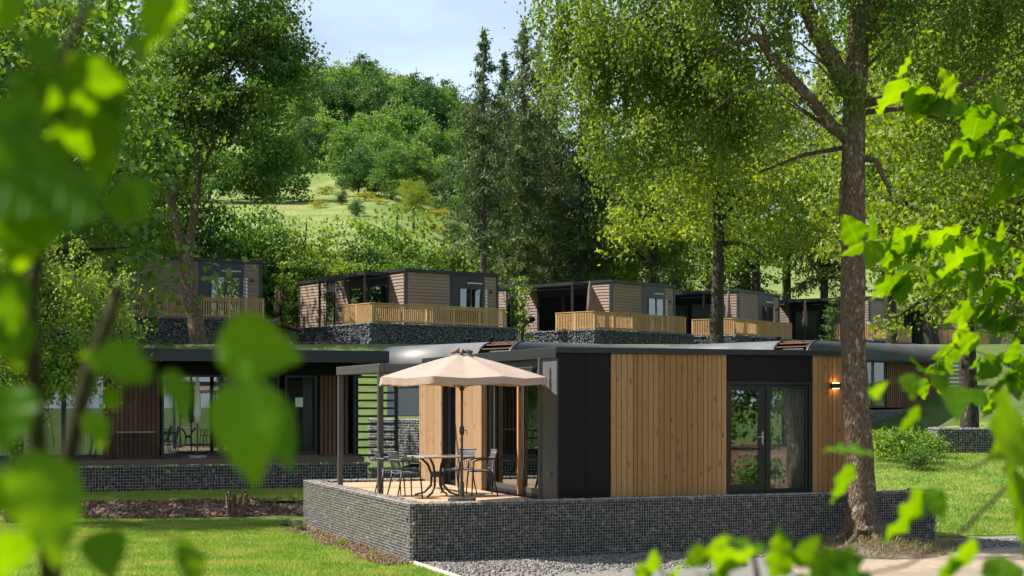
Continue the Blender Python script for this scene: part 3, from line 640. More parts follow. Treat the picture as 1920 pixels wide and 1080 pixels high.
# louvred screen at the right-hand end
B('screen_frame', 'trim', md, 12.75, 12.83, .2, .32, F0 - .2, 3.8); B('screen_frame', 'trim', md, 14.0, 14.08, .2, .32, F0 - .2, 3.5)
for k in range(11): B('screen_slat', 'trim', md, 12.83, 14.0, .2, .32, F0 - .05 + k * .225, F0 - .05 + k * .225 + .06)
gabion('gabion_wall', 'low stone-filled wire base under the shaded cabin beyond the left lawn', (M1[0], M1[1], 0), ANG, [(-1, -1.0, 12.9, -1.0)], 1.0, .08, .08, [(-1, 12.9, -1.0, -.85)], [(-1, 12.85, -.93, .5, 0, .9)], seed=6, wr=.004)
gs = gabion('gabion_wall', 'short stone-filled wire block beside steps at end of the shaded cabin', (M1[0], M1[1], 0), ANG, [(13.0, -1.7, 14.6, -1.7), (13.0, -.6, 13.0, -1.7)], .85, .08, .08, [(13.0, 14.6, -1.7, -1.35)], [(13.06, 14.55, -1.63, -.6, 0, .78)], seed=7, wr=.004)
stp = thing('garden_steps', 'low grey steps up to the shaded cabin, right of its deck', 'steps', (M1[0], M1[1], 0), ANG)
for k in range(4): B('step', 'kerb', stp, 14.65, 15.9, -1.9 + k * .32, -1.55 + k * .32, .0, .18 + .18 * k, bev=.01)
# furniture on the shaded deck
t2 = thing('terrace_table', 'small dark table on the shaded cabin deck before the brown slats', 'table', (*(M1 + U * 6.6 + V_ * -.1), F0 - .02), ANG)
B('tabletop', 'tabletop', t2, -.5, .5, -.4, .4, .71, .74)
MB().tube([(0, 0, .1), (0, 0, .71)], .03, 8).build('column', 'darkmetal', t2); MB().box(-.3, .3, -.03, .03, 0, .04).box(-.03, .03, -.3, .3, .002, .042).build('foot', 'darkmetal', t2)
ch = make_chair('dark chair on the shaded deck, left of the small table', (*(M1 + U * 5.8 + V_ * -.15), F0 - .02), ANG + R(-90), 'chairs on the shaded deck')
ch = make_chair('dark chair on the shaded deck, right of the small table', (*(M1 + U * 7.5 + V_ * -.1), F0 - .02), ANG + R(90), 'chairs on the shaded deck')
ps = thing('folded_parasol', 'closed pale parasol on its base on the shaded cabin deck', 'parasol', (*(M1 + U * 8.3 + V_ * .1), F0 - .02), 0)
MB().tube([(0, 0, 0), (0, 0, 2.3)], .02, 8).build('pole', 'post', ps); MB().tube([(0, 0, .95), (0, 0, 1.2), (0, 0, 2.0), (0, 0, 2.25)], [.06, .11, .07, .02], 10).build('folded_cloth', 'curtain', ps, True); MB().tube([(0, 0, 0), (0, 0, .06)], .25, 14).build('base', 'kerb', ps)
# stump by the soil bank
stt = thing('tree_stump', 'sprouting brown tree stump on the soil bank', 'stump', (-6.55, 35.3, .1)); rs = random.Random(2)
for k in range(11):
    a = rs.uniform(0, 6.28); r = rs.uniform(0, .2); MB().tube([(r * math.cos(a), r * math.sin(a), -.1), (r * 1.5 * math.cos(a), r * 1.5 * math.sin(a), rs.uniform(.25, .6))], [.09, .05], 7).build('broken_shoot', 'bark', stt)

# ------------------------------------------------------------------ cabins with rounded eaves behind (local x along right-hand face, y along left-hand face going back)
def curved_cabin(label, loc, rz, grp):
    t = thing('curved_eave_cabin', label, 'cabin', loc, rz, grp)
    F, T, r = 1.55, 3.95, .72; LX, LY = 8.5, 7.0
    MB().box(.45, LX, .45, LY, F, T - .30).build('body', 'slate', t, bev=.02)
    for x0, x1 in ((2.2, 3.6), (5.2, 8.3)): B('cladding_backing', 'frame', t, x0, x1, .41, .449, F, T - .36); battens(t, .41, x0, x1, F, T - .36, .115, .08, .03, 'redwood', along='x')
    glazing(t, 3.65, 5.15, 2, .40, F, T - .45, 'window')
    glazing(t, .6, 2.1, 2, .40, F, T - .45, 'sliding_door')
    def eave(name, fixed, a0, a1, mat, side):
        m = MB(); n = 10; prof = [(r - r * math.sin(q), T - r + r * math.cos(q)) for q in [math.pi / 2 * k / n for k in range(n + 1)]]
        pin = [(r - (r - .05) * math.sin(q), T - r + (r - .05) * math.cos(q)) for q in [math.pi / 2 * k / n for k in range(n + 1)]][::-1]
        ring = prof + pin; k = len(ring); b = len(m.v)
        for a in (a0, a1):
            for d, z in ring: m.v.append((fixed + d, a, z) if side == 'y' else (a, fixed + d, z))
        for i in range(k): m.f.append((b + i, b + (i + 1) % k, b + k + (i + 1) % k, b + k + i))
        m.f.append(tuple(range(b, b + k))); m.f.append(tuple(range(b + k, b + 2 * k))[::-1])
        return m.build(name, mat, t, True)
    e = eave('eave', 0, 1.55, LY, 'metal', 'y'); eave('eave_rim', -.012, LY - .05, LY + .03, 'trim', 'y'); eave('eave_rim', -.012, 1.5, 1.58, 'trim', 'y'); eave('eave', 0, -.05, .06, 'trim', 'y')
    eave('eave', 0, .43, LX, 'roof', 'x')
    MB().box(r, LX, r, LY, T - .10, T - .005).build('roof', 'roof', t)
    for k in range(5):
        q = math.pi / 2 * (k + .6) / 5.2; MB().box(r - r * math.sin(q) + .01, r - r * math.sin(q) + .075, .08, 1.5, T - r + r * math.cos(q) - .05, T - r + r * math.cos(q) - .012).build('roof_slat', 'redwood', t)
    for q in ((1.2, 3.4), (1.2, 2.2)): MB().tube([(q[0], q[1], T - .02), (q[0], q[1], T + .10), (q[0], q[1], T + .11), (q[0], q[1], T + .17), (q[0], q[1], T + .19)], [.05, .05, .11, .11, .05], 10).build('roof_vent', 'anth', t)
    B('screen_frame', 'trim', t, LX + .05, LX + .12, .3, .42, F - .3, T - .3)
    for k in range(13): B('screen_slat', 'blind', t, LX + .12, LX + 1.5, .32, .36, F + .05 + k * .16, F + .05 + k * .16 + .10)
    return t
CA = R(40)
z2 = .65
curved_cabin('dark cabin with rounded pale metal eave just behind the front cabin', ((950 - CX) / FPX * 46, 46, z2), CA, 'cabins with rounded eaves')
curved_cabin('dark cabin with rounded metal eave and slatted screen behind the large trunk', ((1510 - CX) / FPX * 52, 52, z2 + .27), CA, 'cabins with rounded eaves')
for lab, px, D, zz in (('stone-filled wire base under the cabin just behind the front one', 950, 46, z2), ('stone-filled wire base under the cabin behind the large trunk', 1510, 52, z2 + .27)):
    gabion('gabion_wall', lab, ((px - CX) / FPX * D, D, zz), CA, [(-.5, .2, 10.5, .2), (-.2, 7.2, -.2, .2)], 1.45, .085, .085, [(-.5, 10.5, .2, .42), (-.2, .3, .42, 7.2)], [(-.12, 10.4, .28, 7.1, 0, 1.4)], 'stoneb', 8, .004, zoff=.0)
gabion('gabion_wall', 'freestanding low stone-filled wire wall at far edge of the right lawn', (14.2, 50, .8), R(-4), [(0, 0, 6.0, 0), (0, 1.5, 0, 0)], 1.0, .08, .08, [(0, 6.0, 0, .5), (0, .5, .5, 1.5)], [(.07, 5.95, .07, .45, 0, .93), (.07, .45, .45, 1.45, 0, .93)], 'stoneb', 9, .004)

# ------------------------------------------------------------------ upper row of cabins
F = 6.57
def upper_cabin(label, c, a, grp):
    t = thing('siding_cabin', label, 'cabin', (c[0], c[1], F), a, grp)
    LX, LY, T = 5.92, 11.2, 2.93
    MB().box(.04, LX - .04, .04, LY, .02, T - .12).build('body', 'frameup', t)
    # a deep porch is set into the left-hand face under the canopy
    sid = MB()
    def sidx(x0, x1, y):
        n = 16
        for k in range(n):
            z0 = .05 + k * (T - .22) / n; z1 = z0 + (T - .22) / n - .004; b = len(sid.v)
            sid.v += [(x0, y - .045, z0), (x1, y - .045, z0), (x1, y - .012, z1), (x0, y - .012, z1), (x0, y, z0), (x1, y, z0), (x1, y, z1), (x0, y, z1)]
            sid.f += [tuple(b + i for i in q) for q in ((0, 1, 2, 3), (0, 4, 5, 1), (0, 3, 7, 4), (1, 5, 6, 2), (3, 2, 6, 7))]
    def sidy(y0, y1, x):
        n = 16
        for k in range(n):
            z0 = .05 + k * (T - .22) / n; z1 = z0 + (T - .22) / n - .004; b = len(sid.v)
            sid.v += [(x - .045, y0, z0), (x - .045, y1, z0), (x - .012, y1, z1), (x - .012, y0, z1), (x, y0, z0), (x, y1, z0), (x, y1, z1), (x, y0, z1)]
            sid.f += [tuple(b + i for i in q) for q in ((0, 3, 2, 1), (0, 1, 5, 4), (0, 4, 7, 3), (1, 2, 6, 5), (3, 7, 6, 2))]
    sidx(.14, 2.78, .04); sidx(5.02, 5.80, .04)
    sidy(.14, 1.6, .04); sidy(5.6, 7.1, .04); sidy(8.1, LY - .1, .04)
    tag(sid.build('siding', 'siding', t), kind='stuff')
    for x, y in ((0, 0), (LX - .12, 0), (0, LY - .12)): B('corner_post', 'frameup', t, x - .02, x + .13, y - .02, y + .13, 0, T - .1)
    B('wall_panel', 'frameup', t, 2.8, 5.0, .0, .035, .03, T - .13)
    glazing(t, 3.35, 4.85, 2, -.03, .05, 2.1, 'door')
    curtain(t, 4.15, 5.2, .012, .1, 2.05, n=5, amp=.008)
    MB().box(4.10, 4.13, -.05, -.03, .95, 1.2).build('handle', 'steel', t)
    lt = MB(); rl = random.Random(8); x = 4.05
    lt.box(3.93, 4.0, -.012, -.002, 2.32, 2.39)
    while x < 4.85:
        wd = rl.uniform(.03, .06); lt.box(x, x + wd, -.012, -.002, 2.33, 2.39); x += wd + .025
    tag(lt.build('lettering', 'letter', t), kind='stuff')
    wall_lamp(t, 5.4, -.01, 1.95, .9, False)
    # left-hand face
    glazing_y = MB()
    for y0, y1, z0 in ((1.7, 3.55, .05), (3.6, 5.5, .05), (7.15, 8.05, .05)):
        o = MB().box(-.03, .03, y0, y0 + .08, z0, 2.25).box(-.03, .03, y1 - .08, y1, z0, 2.25).box(-.03, .03, y0 + .08, y1 - .08, z0, z0 + .1).box(-.03, .03, y0 + .08, y1 - .08, 2.17, 2.25).build('sliding_door' if y0 < 7 else 'window', 'frameup', t)
        B('pane', 'glass', o, -.008, 0, y0 + .08, y1 - .08, z0 + .1, 2.17)
        curtain(t, y0 + .1, y0 + .1 + (y1 - y0 - .2) * .85, .02, .12, 2.1, 'y', 6, .008)
    B('roof', 'roof', t, -.03, LX + .03, -.03, LY + .05, T - .12, T - .05)
    MB().box(-.06, LX + .06, -.07, -.03, T - .15, T).box(LX + .03, LX + .06, -.03, LY + .05, T - .15, T).box(-.06, -.03, -.03, LY + .05, T - .15, T).build('roof_trim', 'trim', t)
    cnp = MB().box(-1.4, -.06, 1.6, 6.4, T - .26, T - .17).box(-1.46, -1.4, 1.55, 6.45, T - .30, T - .12)  .box(-1.46, -.06, 1.52, 1.6, T - .30, T - .12).build('canopy', 'trim', t)
    for y in (1.62, 6.3): B('post', 'trim', t, -1.44, -1.34, y, y + .1, 0, T - .28)
    B('deck', 'deckedge', t, -2.7, LX + .1, -.95, LY, -.15, -.01)
    return t
def upper_rail(label, g, a, grp):
    t = thing('timber_railing', label, 'railing', (g[0], g[1], F), a, grp)
    bl = MB(); X, Y = 8.6, 3.0; x0 = .28
    n = int((X - x0) / .115)
    for k in range(n): q = x0 + .08 + k * .115; bl.box(q, q + .05, x0 - .035, x0 - .008, .06, .98)
    for k in range(int((Y - x0) / .115)): q = x0 + .08 + k * .115; bl.box(x0 - .035, x0 - .008, q, q + .05, .06, .98)
    tag(bl.build('balusters', 'pine', t), kind='stuff')
    for z in (.12, .86): B('rail', 'pineo', t, x0, X, x0 - .005, x0 + .03, z, z + .08); B('rail', 'pineo', t, x0 - .005, x0 + .03, x0, Y, z, z + .08)
    B('handrail', 'pineo', t, x0 - .06, X + .04, x0 - .06, x0 + .06, .985, 1.02); B('handrail', 'pineo', t, x0 - .06, x0 + .06, x0 + .06, Y + .04, .985, 1.02)
    for k in range(6): q = x0 + (X - x0 - .09) * k / 5; B('post', 'pineo', t, q, q + .10, x0 - .042, x0 + .08, 0, .984)
    for k in (1, 2): q = x0 + (Y - x0 - .09) * k / 2; B('post', 'pineo', t, x0 - .042, x0 + .08, q, q + .10, 0, .984)
    return t
WH = ['at far left behind the forked trunk', 'second from left, under the gap of sky', 'third from left, in the middle', 'fourth from left, beside a slim trunk', 'fifth from left, mostly behind the large trunk', 'rightmost, right of the large trunk']
cab0 = rail0 = gab0 = None
for k, (c_, g, u, v, a) in enumerate(UNITS):
    lab = 'brown sided cabin of the upper row, ' + WH[k]; lr = 'slatted pine railing of the upper row, ' + WH[k]; lg = 'terrace wall of wired grey stones, upper row, ' + WH[k]
    if k == 0:
        cab0 = upper_cabin(lab, c_, a, 'brown cabins of the upper row'); rail0 = upper_rail(lr, g, a, 'pine railings of the upper row')
        gab0 = gabion('gabion_wall', lg, (g[0], g[1], F - 2.0), a, [(0, 0, 9.2, 0), (0, 12, 0, 0)], 2.0, .085, 0, [(0, 9.2, 0, .6), (0, .3, .6, 12)], [(.08, 9.1, .08, .9, 0, 1.9), (.08, .5, .9, 11.9, 0, 1.9), (9.0, 9.14, .08, .9, 0, 1.9)], 'stoneb', 12, group='terrace walls of the upper row')
    else:
        for src, lb, p in ((cab0, lab, (c_[0], c_[1], F)), (rail0, lr, (g[0], g[1], F)), (gab0, lg, (g[0], g[1], F - 2.0))):
            o = copy_tree(src); o.location = p; o.rotation_euler = (0, 0, a); o['label'] = lb
g0 = UNITS[0]
o = copy_tree(gab0); e = g0[1] - g0[2] * 9.15; o.location = (e[0], e[1], F - 2.0); o['label'] = 'terrace wall of wired grey stones, upper row, leftmost and largely behind leaves'
def folded(label, k, u, v, tilt=0):
    c_, g, uu, vv, a = UNITS[k]; p = c_ + uu * u + vv * v
    t = thing('folded_parasol', label, 'parasol', (p[0], p[1], F), a, 'folded parasols of the upper row')
    MB().tube([(0, 0, 0), (0, 0, 2.75)], .022, 8).build('pole', 'post', t)
    MB().tube([(0, 0, .95), (0, 0, 1.05), (0, 0, 1.6), (0, 0, 2.4), (0, 0, 2.72)], [.10, .19, .15, .09, .02], 9).build('folded_cloth', 'fold', t, True)
    MB().tube([(0, 0, 0), (0, 0, .07)], .25, 14).build('base', 'darkmetal', t); return t
folded('closed brown parasol on the deck of the middle upper cabin', 2, -2.1, -.2)
folded('closed brown parasol on the upper deck beside the slim trunk', 3, -1.6, -.1)
folded('closed brown parasol on the upper deck just left of the large trunk', 4, -2.3, 3.6)
p4 = folded('closed brown parasol with rust red lining at the left end of second upper cabin', 1, -1.2, 11.6)
MB().tube([(.12, -.1, .3), (.14, -.1, 1.2), (.16, -.1, 2.3), (.1, -.1, 2.5)], [.16, .17, .12, .03], 7).build('lining', 'awning', p4, True)
bq = thing('barbecue', 'black kettle grill on legs on the middle upper deck', 'grill', (*(UNITS[2][0] + UNITS[2][2] * -1.7 + UNITS[2][3] * 4.6), F), 0)
MB().tube([(0, 0, .62), (0, 0, .70), (0, 0, .82), (0, 0, .95), (0, 0, 1.0)], [.12, .28, .32, .2, .03], 14).build('bowl', 'anth', bq, True)
for k in range(3): q = k * 2.09; MB().tube([(.15 * math.cos(q), .15 * math.sin(q), .7), (.3 * math.cos(q), .3 * math.sin(q), 0)], .015, 6).build('leg', 'darkmetal', bq)
# mulch slope in front of the terrace walls
n = 2600; C = []
for k in range(n):
    x = rng.uniform(-13.0, -7.0); y = rng.uniform(66, 79); C.append((x, y, H(x, y) + .02))
v, f = chunks(rng, np.array(C), rng.uniform(.03, .11, (n, 3)) * np.array([1, 1, .5]), .35, .5)
tag(link('slope_mulch', np_mesh('slope_mulch', v, f), 'mulch'), 'brown mulch on the slope below the second terrace wall', 'mulch', kind='stuff')
# ------------------------------------------------------------------ trees and shrubs
def crown_points(rng, blobs, npc, cr, strand=0.0, shell=2.0):
    """leaf positions: clumps spread through ellipsoid blobs (x,y,z,rx,ry,rz,n_clumps)"""
    out = []; cl = []
    for (x, y, z, rx, ry, rz, n) in blobs:
        d = rng.normal(0, 1, (n, 3)); d /= np.linalg.norm(d, axis=1)[:, None]; r = rng.random((n, 1)) ** (1 / shell)
        d = d * r * (1 + .22 * np.sin(d[:, :1] * 7 + d[:, 1:2] * 5 + x)) * np.array([rx, ry, rz]) + np.array([x, y, z]); cl.append(d)
        fq = 3.4 / min(rx, ry, rz); w_ = np.sin(d[:, 0] * fq + 1.3) + np.sin(d[:, 1] * fq + d[:, 2] * .7) + np.sin(d[:, 2] * fq * 1.3 + .4)
        d = d[w_ > -.55]; cl[-1] = d; n = len(d)
        k = int(npc * 1.25); p = np.repeat(d, k, 0); s = np.repeat(cr * rng.uniform(.55, 1.35, (n, 1)), k, 0)
        if strand:
            off = rng.normal(0, .38, (n * k, 3)) * s; off[:, 2] = -rng.random(n * k) * strand * np.repeat(rng.uniform(.4, 1.3, n), k) + rng.normal(0, .1, n * k)
        else:
            off = rng.normal(0, .5, (n * k, 3)) * s * np.array([1.15, 1.15, .6])
        out.append(p + off)
    return np.concatenate(out), np.concatenate(cl)
def make_tree(name, label, loc, trunk, limbs, blobs, npc, cr, leaf, mat, bark, seed, strand=0.0, nl=14, droop=.3, up=.4, group=None, cat='tree', shell=2.0, wid=.36, n=10, lr=.22):
    rng = np.random.default_rng(seed); t = thing(name, label, cat, loc, 0, group)
    pts, cl = crown_points(rng, blobs, npc, cr, strand, shell)
    v, f = leaf_quads(rng, pts, leaf, droop, up, wid); link('crown', np_mesh('crown', v, f), mat, t)
    tp = [Vector(p[:3]) for p in trunk]; tr = [p[3] for p in trunk]
    # refine the trunk with a little waver
    fine, fr_ = [], []
    for a in range(len(tp) - 1):
        m = 5
        for q in range(m):
            s = q / m; fine.append(tp[a].lerp(tp[a + 1], s) + Vector((rng.normal(0, .06), rng.normal(0, .06), 0)) * tr[a] * (1 if a or q else 0)); fr_.append((tr[a] * (1 - s) + tr[a + 1] * s) * rng.uniform(.985, 1.02))
    fine.append(tp[-1]); fr_.append(tr[-1])
    MB().tube(fine, fr_, n).build('trunk', bark, t, True)
    lm = MB()
    for L in limbs: 
        pp = [Vector(p[:3]) for p in L]
        if pp[-1].z < .1: MB().tube(pp, [p[3] for p in L], 8).build('root', bark, t, True)
        else: lm.tube(pp, [p[3] for p in L], 7)
    for k in rng.choice(len(cl), min(nl, len(cl)), replace=False):
        e = Vector(cl[k]); zt = max(min(e.z - .3 * (e - tp[-1]).to_2d().length - .5, tp[-1].z * .97), tp[-1].z * .35)
        j = min(range(len(fine)), key=lambda i: abs(fine[i].z - zt)); b = fine[j]; mid = b.lerp(e, .5) + Vector((rng.normal(0, .2), rng.normal(0, .2), .12 * (e - b).length))
        r0 = min(fr_[j] * .6, lr); lm.tube([b, b.lerp(mid, .5) + Vector((0, 0, .05)), mid, mid.lerp(e, .5), e], [r0, r0 * .75, r0 * .5, r0 * .3, r0 * .08], 6)
    if lm.v: lm.build('branches', bark, t, True)
    return t
def place(src, label, loc, rz, s, group=None, sz=None):
    o = copy_tree(src); o.location = loc; o.rotation_euler = (0, 0, rz); o.scale = (s, s, sz or s); o['label'] = label
    if group: o['group'] = group
    return o
def gpos(px, D): x = (px - CX) / FPX * D; return (x, D, H(x, D) - .05)
ORD = ['first', 'second', 'third', 'fourth', 'fifth', 'sixth', 'seventh', 'eighth', 'ninth', 'tenth', 'eleventh', 'twelfth', 'thirteenth', 'fourteenth', 'fifteenth', 'sixteenth', 'seventeenth', 'eighteenth', 'nineteenth', 'twentieth', 'twenty-first', 'twenty-second', 'twenty-third', 'twenty-fourth']

# the large tree in front of the platform's right end
bx, by = 6.44, 27.55; bz = .12
big = make_tree('large_tree', 'large tree with mottled trunk before the platform and drooping yellow green leaves', (bx, by, bz),
    [(.03, 0, -.3, .46), (.02, 0, .12, .36), (0, 0, .6, .275), (-.03, 0, 1.3, .25), (-.15, 0, 3.3, .23), (-.16, 0, 6.9, .215), (-.1, .1, 8.6, .21), (.1, .2, 11, .17), (.2, .2, 15, .06)],
    [[(.25 * math.cos(a_), .2 * math.sin(a_),   .36, .08), (.40 * math.cos(a_), .34 * math.sin(a_), .13, .075), (.80 * math.cos(a_), .6 * math.sin(a_), -.02, .045), (1.3 * math.cos(a_), .8 * math.sin(a_), -.14, .02)] for a_ in (-2.9, -2.1, -1.2, -.4, .3)] +
    [[(-.15, 0, 7.4, .14), (-.55, -.1, 7.62, .12), (-1.1, -.2, 8.25, .10), (-1.75, -.3, 8.9, .085), (-2.0, -.4, 9.2, .06), (-2.6, -.5, 9.0, .035), (-3.4, -.6, 8.6, .012)],
     [(-1.75, -.3, 8.9, .06), (-1.9, -.4, 9.4, .04), (-2.5, -.4, 9.9, .015)], [(-1.3, -.25, 8.45, .06), (-1.9, -.4, 8.4, .05), (-2.5, -.6, 8.1, .03), (-3.1, -.7, 7.6, .012)],
     [(-.1, .05, 8.2, .19), (-.45, .0, 8.7, .17), (-.95, -.1, 9.6, .15), (-1.25, -.1, 10.3, .12), (-1.7, 0, 11.4, .07), (-2.1, 0, 12.4, .03)],
     [(0, .1, 9.3, .15), (.35, .1, 10.0, .12), (.9, .1, 10.7, .09), (1.8, 0, 11.6, .03)], [(-.05, 0, 8.05, .09), (.7, -.2, 8.2, .07), (1.5, -.3, 8.25, .05), (2.4, -.4, 8.6, .02)],
     [(-.05, 0, 7.1, .07), (.2, -.2, 7.0, .06), (.42, -.25, 6.5, .035), (.5, -.25, 6.2, .015)], [(-.2, 0, 6.9, .05), (-.42, -.2, 6.6, .04), (-.48, -.3, 5.9, .015)],
     [(-.1, 0, 7.9, .06), (.9, .5, 8.1, .05), (2.0, 1.0, 7.9, .03), (3.0, 1.2, 7.4, .012)], [(-.18, 0, 7.3, .05), (-1.0, .4, 7.2, .04), (-1.8, .6, 6.9, .02)]],
    [(-2.9, .2, 10.8, 2.6, 2.6, 2.2, 300), (-4.0, .2, 8.7, 1.6, 2.0, 1.7, 240), (-2.4, .3, 8.3, 1.3, 2.0, 1.3, 120), (-.3, .3, 11.6, 2.2, 2.2, 2.2, 170), (2.6, .2, 10.2, 2.6, 2.4, 2.2, 240), (2.2, .6, 8.0, 1.8, 2.0, 1.0, 80), (0, 0, 13.6, 3.0, 3, 1.6, 100), (-.2, -.5, 8.3, .35, .35, .9, 8), (-4.9, .2, 9.6, 1.1, 1.5, 2.0, 110)],
    92, .42, .076, 'lf_birch', 'bark', 21, strand=.85, nl=12, droop=.75, up=.25, n=22, lr=.032)
# low mound and dry grass round its foot
def mound(i, j):
    a = 2 * math.pi * i; r = j * (1.5 + .3 * math.sin(a * 3)); return (bx + .1 + r * math.cos(a) * 1.3, by - .1 + min(.42, r * math.sin(a)), .012 + .26 * (1 - j) ** 1.3)
tag(MB().grid(mound, 40, 8).build('soil_mound', 'soil', smooth=True), kind='structure')
rg = np.random.default_rng(77); n = 2600; C = np.array([mound(a, b ** .7) for a, b in rg.random((n, 2))]); v, f = leaf_quads(rg, C, .16, -.35, .2, .05)
tag(link('dry_grass', np_mesh('dry_grass', v, f), 'straw'), 'dry straw and grass round the foot of the large tree', 'grass', kind='stuff')

# forked tree at left before the first terrace wall
mb = np.array([(372 - CX) / FPX * 66, 66]); mz = H(*mb) - .1; q = 66 / FPX
def mo(px, py): return ((px - 372) * q, 0.0, CZ + (HY - py) * q - mz)
def mblob(px, py, rx, ry, dy, ryy, n): p = mo(px, py); return (p[0], dy, p[2], rx * q, ryy, ry * q, n)
make_tree('forked_tree', 'dark green tree with forked mossy trunk before the leftmost terrace wall', (mb[0], mb[1], mz),
    [(0, 0, -.3, .50), (.02, 0, .3, .38), (*mo(358, 560), .34), (*mo(350, 500), .33), (*mo(352, 470), .22), (*mo(364, 400), .19), (*mo(371, 330), .17), (*mo(362, 180), .13), (*mo(372, 40), .07)],
    [[(*mo(348, 500), .24), (*mo(338, 450), .2), (*mo(322, 385), .19), (*mo(303, 330), .17), (*mo(285, 250), .12), (*mo(262, 150), .05)], [(*mo(322, 400), .1), (*mo(332, 350), .08), (*mo(325, 280), .04)],
     [(*mo(371, 330), .1), (*mo(410, 250), .07), (*mo(470, 190), .03)], [(*mo(368, 260), .08), (*mo(440, 120), .05), (*mo(500, 40), .02)]],
    [mblob(400, 60, 150, 130, 0, 3.6, 340), mblob(330, 200, 110, 130, 0, 3.2, 230), mblob(455, 190, 95, 120, 0, 3.2, 230), mblob(530, 300, 60, 75, -1, 2.2, 110), mblob(495, 70, 75, 110, 0, 2.5, 150), mblob(275, 270, 55, 70, 0, 2.3, 80), mblob(555, 120, 30, 70, 0, 1.6, 40), mblob(390, -60, 140, 60, 0, 3.0, 80), mblob(480, 345, 40, 35, -1, 1.5, 40)],
    46, .62, .17, 'lf_maple', 'bark', 31, nl=10, lr=.09, n=12, up=.6)

# template trees (the first place of each is its own tree)
def template(seed, h, r, mat, leaf, ncl, npc, cr, bark='barkdark', name='leafy_tree', z0=.3, cat='tree'):
    rg = np.random.default_rng(seed); zc = h * (z0 + 1) / 2; rz = h * (1 - z0) / 2; bl = [(0, 0, zc, r * .8, r * .8, rz * .92, int(ncl * .4))]
    for k in range(7):
        a = k * 2.4 + rg.uniform(-.4, .4); zz = h * z0 + (h * (1 - z0)) * (.12 + .11 * k); e = .62 * r * math.sin(min(1, .25 + .75 * (1 - (k / 7.5))) * math.pi * .62)
        bl.append((e * math.cos(a), e * math.sin(a), zz, r * .5, r * .5, rz * .36, int(ncl * .6 / 7)))
    return make_tree(name, 'x', (0, 0, 0), [(0, 0, -.4, .035 * h), (0, 0, .3, .024 * h), (.1, 0, h * .35, .018 * h), (0, .1, h * .65, .012 * h), (0, 0, h * .95, .003 * h)], [], bl, npc, cr, leaf, mat, bark, seed, nl=16, n=8, cat=cat, shell=2.6)
FIRST = {}
def put(src, label, loc, rz, s, group=None, sz=None):
    if src.name not in FIRST:
        FIRST[src.name] = 1; src.location = loc; src.rotation_euler = (0, 0, rz); src.scale = (s, s, sz or s); src['label'] = label
        if group: src['group'] = group
        return src
    return place(src, label, loc, rz, s, group, sz)
TA = template(51, 12, 4.2, 'lf_bg', .19, 430, 42, .75)          # leafy mid-distance tree
TB = template(52, 9, 3.2, 'lf_birch', .13, 420, 48, .55)        # fine leaved light tree
TC = template(53, 7, 3.0, 'lf_hedge', .20, 260, 36, .75, name='hedge_shrub', z0=.04, cat='shrub')
TD = template(54, 7, 3.2, 'lf_hedge', .17, 300, 36, .65, name='hedge_shrub', z0=.04, cat='shrub')
TE = template(57, 7, 2.8, 'lf_dark', .19, 260, 36, .7, name='hedge_shrub', z0=.04, cat='shrub')
TH = template(55, 11, 5.0, 'lf_hill', .42, 260, 34, 1.15, name='hillside_tree', z0=.05)
TI = template(56, 11, 4.4, 'lf_hill', .36, 300, 34, .95, name='hillside_tree', z0=.05)
TJ = template(58, 11, 4.6, 'lf_dark', .40, 260, 34, 1.0, name='hillside_tree', z0=.05)
# fine leaved tree at left, standing on the lawn, throws shade on the grass
make_tree('small_leaved_tree', 'fine leaved light green tree at left, its crown hanging before the shaded cabin', (-11.1, 33.2, 0),
    [(0, 0, -.2, .17), (.05, 0, 1.2, .13), (.25, 0, 3.0, .11), (.5, 0, 5.0, .07), (.6, 0, 7.4, .02)], [],
    [(.4, 0, 5.2, 1.9, 1.9, 1.7, 260), (1.2, 0, 3.9, 1.2, 1.5, 1.2, 170), (-.4, .2, 3.2, 1.5, 1.5, 1.2, 130), (.1, 0, 6.2, 1.4, 1.5, .9, 90), (1.9, .2, 5.0, .8, 1.0, .9, 60)],
    60, .4, .085, 'lf_bg', 'barkdark', 61, strand=.5, nl=22, droop=.6, lr=.05)
grp = 'tall leafy trees at the left edge'
for lab, x, y, s, rz in (('tall leafy tree at the left edge nearest the shaded cabin', -14.6, 41.0, 1.35, .3), ('tall leafy tree at far left, before the shaded cabin end', -20.5, 40.0, 1.45, 1.7), ('tall leafy tree at far left behind the shaded cabin', -17.5, 46.5, 1.5, 3.0)):
    put(TA, lab, (x, y, H(x, y)), rz, s, grp)
for k, (px, D, s) in enumerate(((30, 72, 1.45), (150, 80, 1.5), (235, 90, 1.35), (-60, 64, 1.3))):
    put(TA, 'tall leafy tree at upper left behind the blurred leaves, %s from the left' % ORD[(1, 2, 3, 0)[k]], gpos(px, D), k * 1.3, s, 'trees at upper left behind the row')
# trees at right
put(TB, 'slim trunked tree with hanging bright foliage before the fourth terrace wall', gpos(1343, 76), .4, 1.7, None, 1.75)
put(TB, 'leafy tree with stout trunk beside the freestanding stone wall', gpos(1818, 50.5), 2.0, 1.5, None, 1.65)
put(TB, 'leafy tree with leaning trunk before the fifth upper cabin', gpos(1672, 88), 2.9, 1.6, None, 2.4)
put(TB, 'leafy tree at the right edge behind the bright hazel leaves', gpos(1960, 46), 4.0, 1.5, None, 1.5)
put(TB, 'leafy tree behind the rounded eave cabin at the far right', gpos(1900, 66), 5.0, 1.9)
put(TB, 'leafy tree between the large trunk and the right edge, far behind', gpos(1745, 72), 1.0, 1.7, None, 2.2)
put(TA, 'broad leafy tree behind the middle upper cabin', gpos(1225, 97), 1.0, 1.15)
put(TA, 'broad leafy tree behind the fourth upper cabin', gpos(1420, 106), 2.2, 1.3)
